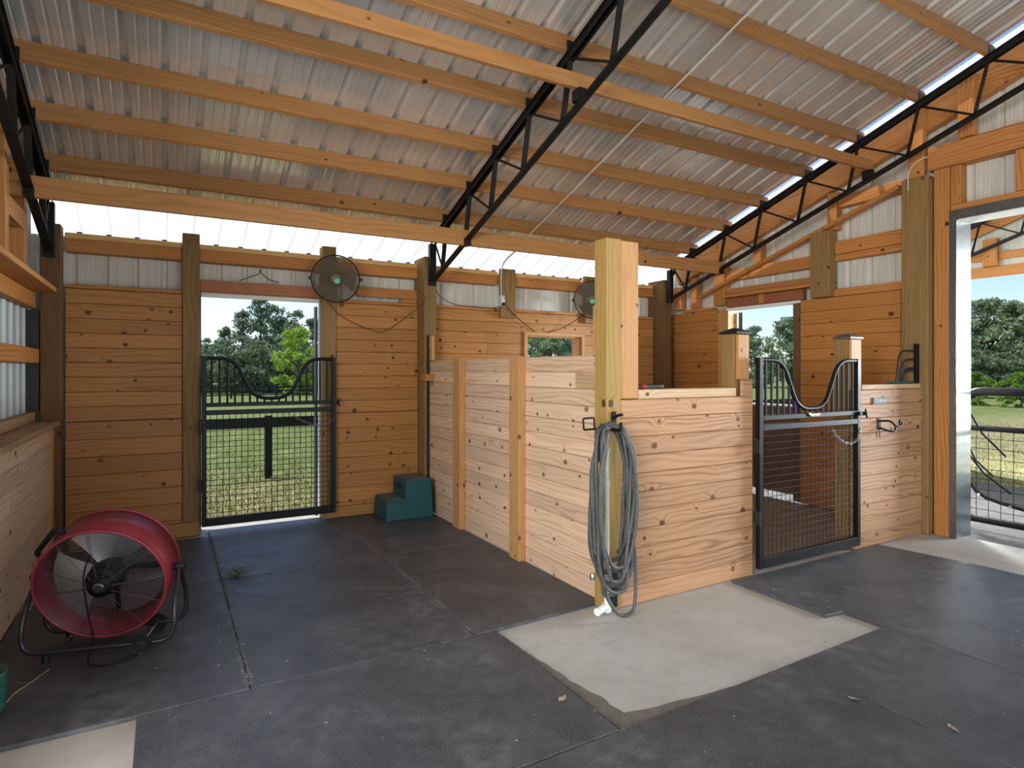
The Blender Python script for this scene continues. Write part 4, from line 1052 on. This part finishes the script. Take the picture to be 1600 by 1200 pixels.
# ------------------------------------------------------------------ paddock fences
fz = -.1
nf = thing('paddock_fence', 'black board fence just outside the back doorway, one rail seen through the gate', 'fence', (1.34,9.63,fz))
MB().box(-6,14,9.60,9.635,.66,.81).build('rail', FENCE_BLACK, nf)
for x in (-3.5,-1.08,1.342,3.76,6.2,8.6):
    MB().box(x-.05,x+.05,9.636,9.73,fz-.02,.83).build('fence_post', FENCE_BLACK, nf)
def far_fence(label, a, b, loc):
    f = thing('paddock_fence', label, 'fence', loc)
    a = Vector(a); b = Vector(b); n = max(1, round((b-a).length/2.5)); d = (b-a).normalized()
    for i in range(n+1):
        p = a+(b-a)*i/n; MB().box(p.x-.05,p.x+.05,p.y-.05,p.y+.05,fz-.02,.62).build('fence_post', FENCE_BLACK, f)
    for z in (.10,.33,.54):
        s = d.cross(Vector((0,0,1)))*.09
        MB().bar(a+Vector((0,0,z))-s, b+Vector((0,0,z))-s, .03, .075).build('rail', FENCE_BLACK, f)
far_fence('distant black rail fence along the tree line beyond the back paddock', (-4,38,0), (30,38,0), (13,38,fz))
far_fence('distant black rail fence across the lawn beyond the side aisle', (36.4,26,0), (36.4,6,0), (36.4,16,fz))

# ------------------------------------------------------------------ plants
def clump(mb, c, rx, rz, n, s, rnd, flat=.6):
    for i in range(n):
        u = Vector((rnd.gauss(0,1), rnd.gauss(0,1), rnd.gauss(0,1))).normalized()*(rnd.random()**.45)
        p = Vector(c)+Vector((u.x*rx,u.y*rx,u.z*rz))
        a = Vector((rnd.gauss(0,1),rnd.gauss(0,1),rnd.gauss(0,flat))).normalized(); b = a.cross(Vector((rnd.gauss(0,1),rnd.gauss(0,1),rnd.gauss(0,1)))).normalized()
        k = s*rnd.uniform(.6,1.3)
        mb.add([p-a*k, p+b*k*.5, p+a*k, p-b*k*.5], [(0,1,2,3)])
def pine_proto(name, hgt, seed, n_cl=70, nq=55, q=.16):
    rnd = random.Random(seed)
    root = thing(name, '', 'tree')
    m = MB(); m.tube([(0,0,-.1),(.05,0,hgt*.5),(0,.05,hgt*.96)], [hgt*.018,hgt*.012,.03], 7); 
    for i in range(14):
        z = hgt*rnd.uniform(.25,.95); a = rnd.uniform(0,6.28); L_ = hgt*.16*(1.1-z/hgt)+.4
        m.tube([(0,0,z),(L_*math.cos(a),L_*math.sin(a),z+.25)], [.035,.012], 4)
    m.build('trunk', BARK, root, local=True)
    c = MB()
    for i in range(n_cl):
        t = rnd.random()**.8; z = hgt*(.18+.82*t); w = hgt*.21*(1.08-t)**.75+.25
        a = rnd.uniform(0,6.28); rr = w*rnd.random()**.6
        clump(c, (rr*math.cos(a),rr*math.sin(a),z), hgt*.060, hgt*.042, nq, q, rnd)
    c.build('crown', PINE_L, root, local=True)
    return root
def broad_proto(name, hgt, wid, mat, seed, n_cl=80, nq=60, q=.16, base=.12):
    rnd = random.Random(seed)
    root = thing(name, '', 'tree')
    m = MB(); m.tube([(0,0,-.1),(.04,.02,hgt*.3),(0,0,hgt*.7)], [hgt*.025,hgt*.02,.03], 7)
    for i in range(9):
        a = rnd.uniform(0,6.28); z = hgt*rnd.uniform(.2,.5)
        m.tube([(0,0,z),(wid*.3*math.cos(a),wid*.3*math.sin(a),z+hgt*.25)], [.05,.015], 4)
    m.build('trunk', BARK, root, local=True)
    c = MB()
    for i in range(n_cl):
        t = rnd.random(); z = hgt*(base+(1-base)*t); w = wid*.5*math.sin(PI*min(1,.18+.80*t))**.7
        a = rnd.uniform(0,6.28); rr = w*rnd.random()**.5
        clump(c, (rr*math.cos(a),rr*math.sin(a),min(z,hgt*.97)), wid*.10, hgt*.06, nq, q, rnd, 1)
    c.build('crown', mat, root, local=True)
    return root
P1 = pine_proto('pine_tree', 9.5, 1); P2 = pine_proto('pine_tree', 8.6, 2, 60); P3 = pine_proto('pine_tree', 10.2, 3, 76)
O1 = broad_proto('oak_tree', 7.2, 6.5, OAK_L, 4, 110, 60, .17); O2 = broad_proto('oak_tree', 6.4, 5.6, OAK_L, 5, 90, 60, .16, .04)
U1 = broad_proto('understory_tree', 4.2, 4.4, PINE_L, 8, 60, 55, .16, .02)
used = {}
def place(proto, x, y, label, group=None, s=1, rz=None):
    if proto.name not in used: o = proto; used[proto.name] = 1
    else: o = copy_tree(proto)
    o.location = (x,y,-.1); o.scale = (s,s,s); o.rotation_euler.z = RND.uniform(0,6.28) if rz is None else rz
    o['label'] = label
    if group: o['group'] = group
    return o
def polar(r, px):   # compass bearing given as slope x/y, distance along y
    return r*px, r
GP = 'pines behind the back paddock'; GPL = 'dark green pine in the tree line seen through the back doorway'
# bearing slope of pixel columns through the back door: 0.045 .. 0.22
for (sl, yy, pr_, s) in ((.025,57,P2,.40),(.052,56,P1,.44),(.078,58,P2,.62),(.103,55,P3,.63),(.128,54,P3,.75),(.150,57,P1,.76),(.178,55,P1,.70),(.205,56,P2,.72),(.235,54,P2,.70),(.262,57,P3,.6)):
    place(pr_, sl*yy, yy, GPL, GP, s)
for (sl, yy, pr_, s) in ((.03,48,U1,.72),(.055,51,U1,.85),(.08,47,U1,.9),(.105,51,U1,1.0),(.13,47,U1,.9),(.155,51,U1,1.0),(.18,48,U1,.95),(.215,50,U1,1.05)):
    place(pr_, sl*yy, yy, 'dark low tree at the foot of the pines behind the far fence', 'understory behind the far fence', s)
LT = broad_proto('young_tree', 4.4, 3.6, LIME_L, 6, 70, 60, .12, .05)
place(LT, .182*41.5, 41.5, 'bright spring green young tree in front of the dark pines')
for (sl, yy, pr_, s) in ((.60,50,O1,1.0),(.655,46,O2,.95),(.70,50,O1,1.05),(.745,47,O2,1.0)):
    place(pr_, sl*yy, yy, 'leafy green tree filling the stall window view', 'trees seen through the stall window', s)
for (sl, yy, pr_, s) in ((1.12,38,O2,.72),(1.25,38,O2,.88),(1.39,38,O1,.93)):
    place(pr_, sl*yy, yy, 'grey green oak seen through the stall doorway', 'oaks seen through the stall doorway', s)
for (sl, yy, pr_, s) in ((2.10,22,O1,.9),(2.28,23,O2,1.05),(2.46,22,O1,.95),(2.62,20.5,O2,1.02),(2.85,20,O2,1.1)):
    place(pr_, sl*yy, yy, 'leafy tree beyond the lawn seen through the side doorway', 'trees seen through the side doorway', s)
for (sl, yy, s_) in ((2.2,20.5,.62),(2.36,19.5,.7),(2.52,18.8,.66),(2.68,18.2,.7)):
    place(U1, sl*yy, yy, 'low dark thicket under the trees beyond the lawn', 'thickets beyond the lawn', s_)
SB = broad_proto('shrub', 1.5, 1.9, BUSH_L, 9, 40, 50, .07, .03)
for (x,y,lab) in ((32.5,13.9,'rounded green shrub on the lawn, the one closer to the galvanized jamb'),(32.0,12.0,'rounded green shrub on the lawn, cut by the picture edge')):
    o = place(SB, x, y, lab); o['category'] = 'shrub'
# grass blades
gb = MB(); gr = random.Random(5)
def blades(n, fx, s0, s1):
    for i in range(n):
        x, y = fx(); a = gr.uniform(0,6.28); hgt = gr.uniform(s0,s1); w = gr.uniform(.004,.009)
        dx, dy = math.cos(a)*w, math.sin(a)*w; bx_, by_ = gr.gauss(0,.4)*hgt, gr.gauss(0,.4)*hgt
        gb.add([(x-dx,y-dy,-.1),(x+dx,y+dy,-.1),(x+bx_,y+by_,-.1+hgt)], [(0,1,2)])
def f1():
    y = 6.95+gr.random()**1.6*11; s = gr.uniform(.03,.27); return s*y, y
def f2():
    x = 9.85+gr.random()**1.5*12; s = gr.uniform(.20,.50); return x, s*x
blades(11000, f1, .02, .07); blades(9000, f2, .02, .08)
tag(gb.build('grass', BLADE, local=True), 'short grass growing outside the doorways', 'grass', kind='stuff')

# ------------------------------------------------------------------ light
wd = bpy.data.worlds.new('sky'); S.world = wd; wd.use_nodes = True
nt = wd.node_tree; nt.nodes.clear()
wo = nt.nodes.new('ShaderNodeOutputWorld'); bg = nt.nodes.new('ShaderNodeBackground'); sk = nt.nodes.new('ShaderNodeTexSky')
sk.sky_type = 'NISHITA'; sk.sun_disc = False; sk.sun_elevation = math.radians(58); sk.sun_rotation = math.radians(-30); sk.dust_density = .7; sk.air_density = 1.0; sk.ozone_density = 1.0
mx = nt.nodes.new('ShaderNodeMix'); mx.data_type = 'RGBA'; mx.blend_type = 'MULTIPLY'; mx.inputs[0].default_value = 1; mx.inputs[7].default_value = (.88,.94,1.08,1)
nt.links.new(sk.outputs[0], mx.inputs[6]); nt.links.new(mx.outputs[2], bg.inputs[0]); nt.links.new(bg.outputs[0], wo.inputs[0]); bg.inputs[1].default_value = .2
def lamp(name, ty, loc, rot=None, aim_at=None, energy=1, color=(1,1,1), **kw):
    d_ = bpy.data.lights.new(name, ty); d_.energy = energy; d_.color = color
    for k, v in kw.items(): setattr(d_, k, v)
    o = bpy.data.objects.new(name, d_); COL.objects.link(o); o.location = loc
    if aim_at is not None: o.rotation_euler = (Vector(aim_at)-Vector(loc)).to_track_quat('-Z','Y').to_euler()
    return o
sd = Vector((-.28,.17,.9))
lamp('sun', 'SUN', (0,0,30), aim_at=tuple(Vector((0,0,30))-sd), energy=4.4, color=(1,.95,.87), angle=.01)
lamp('side_fill', 'AREA', (-3.3,-.6,2.2), aim_at=(2.5,4.4,.8), energy=470, color=(1,.97,.93), shape='RECTANGLE', size=3.0, size_y=2.4)  # added lamp out of view, brightens the partition through the cut opening
lamp('bay_fill', 'AREA', (3.4,-5.0,2.4), aim_at=(3.0,4.5,1.2), energy=75, color=(1,.96,.91), shape='RECTANGLE', size=3.4, size_y=2.6)  # added fill behind the camera for the surfaces facing it
lamp('gable_fill', 'AREA', (12.6,.3,2.0), aim_at=(-.8,4.6,.9), energy=1300, color=(.88,.95,1), shape='RECTANGLE', size=2.0, size_y=2.2)  # added fill outside the side doorway, lifts the sill wall boards
lamp('stall_fill', 'AREA', (8.2,4.6,2.5), aim_at=(4.4,4.75,.2), energy=320, color=(.95,.98,1), shape='RECTANGLE', size=.8, size_y=.9)  # added fill hidden past the stall doorway, brightens the stall inside
lamp('ceiling_fill', 'AREA', (1.6,-2.4,.5), aim_at=(1.8,3.6,4.4), energy=100, color=(.97,.98,1), shape='RECTANGLE', size=4.0, size_y=2.0)  # added lamp pointing up to brighten the roof underside

S.view_settings.view_transform = 'Standard'; S.view_settings.look = 'None'; S.view_settings.exposure = 0; S.view_settings.gamma = 1
c = S.cycles
c.max_bounces = 8; c.diffuse_bounces = 5; c.glossy_bounces = 4; c.transparent_max_bounces = 12; c.transmission_bounces = 4
c.use_denoising = True; c.sample_clamp_indirect = 6; c.caustics_reflective = False; c.caustics_refractive = False
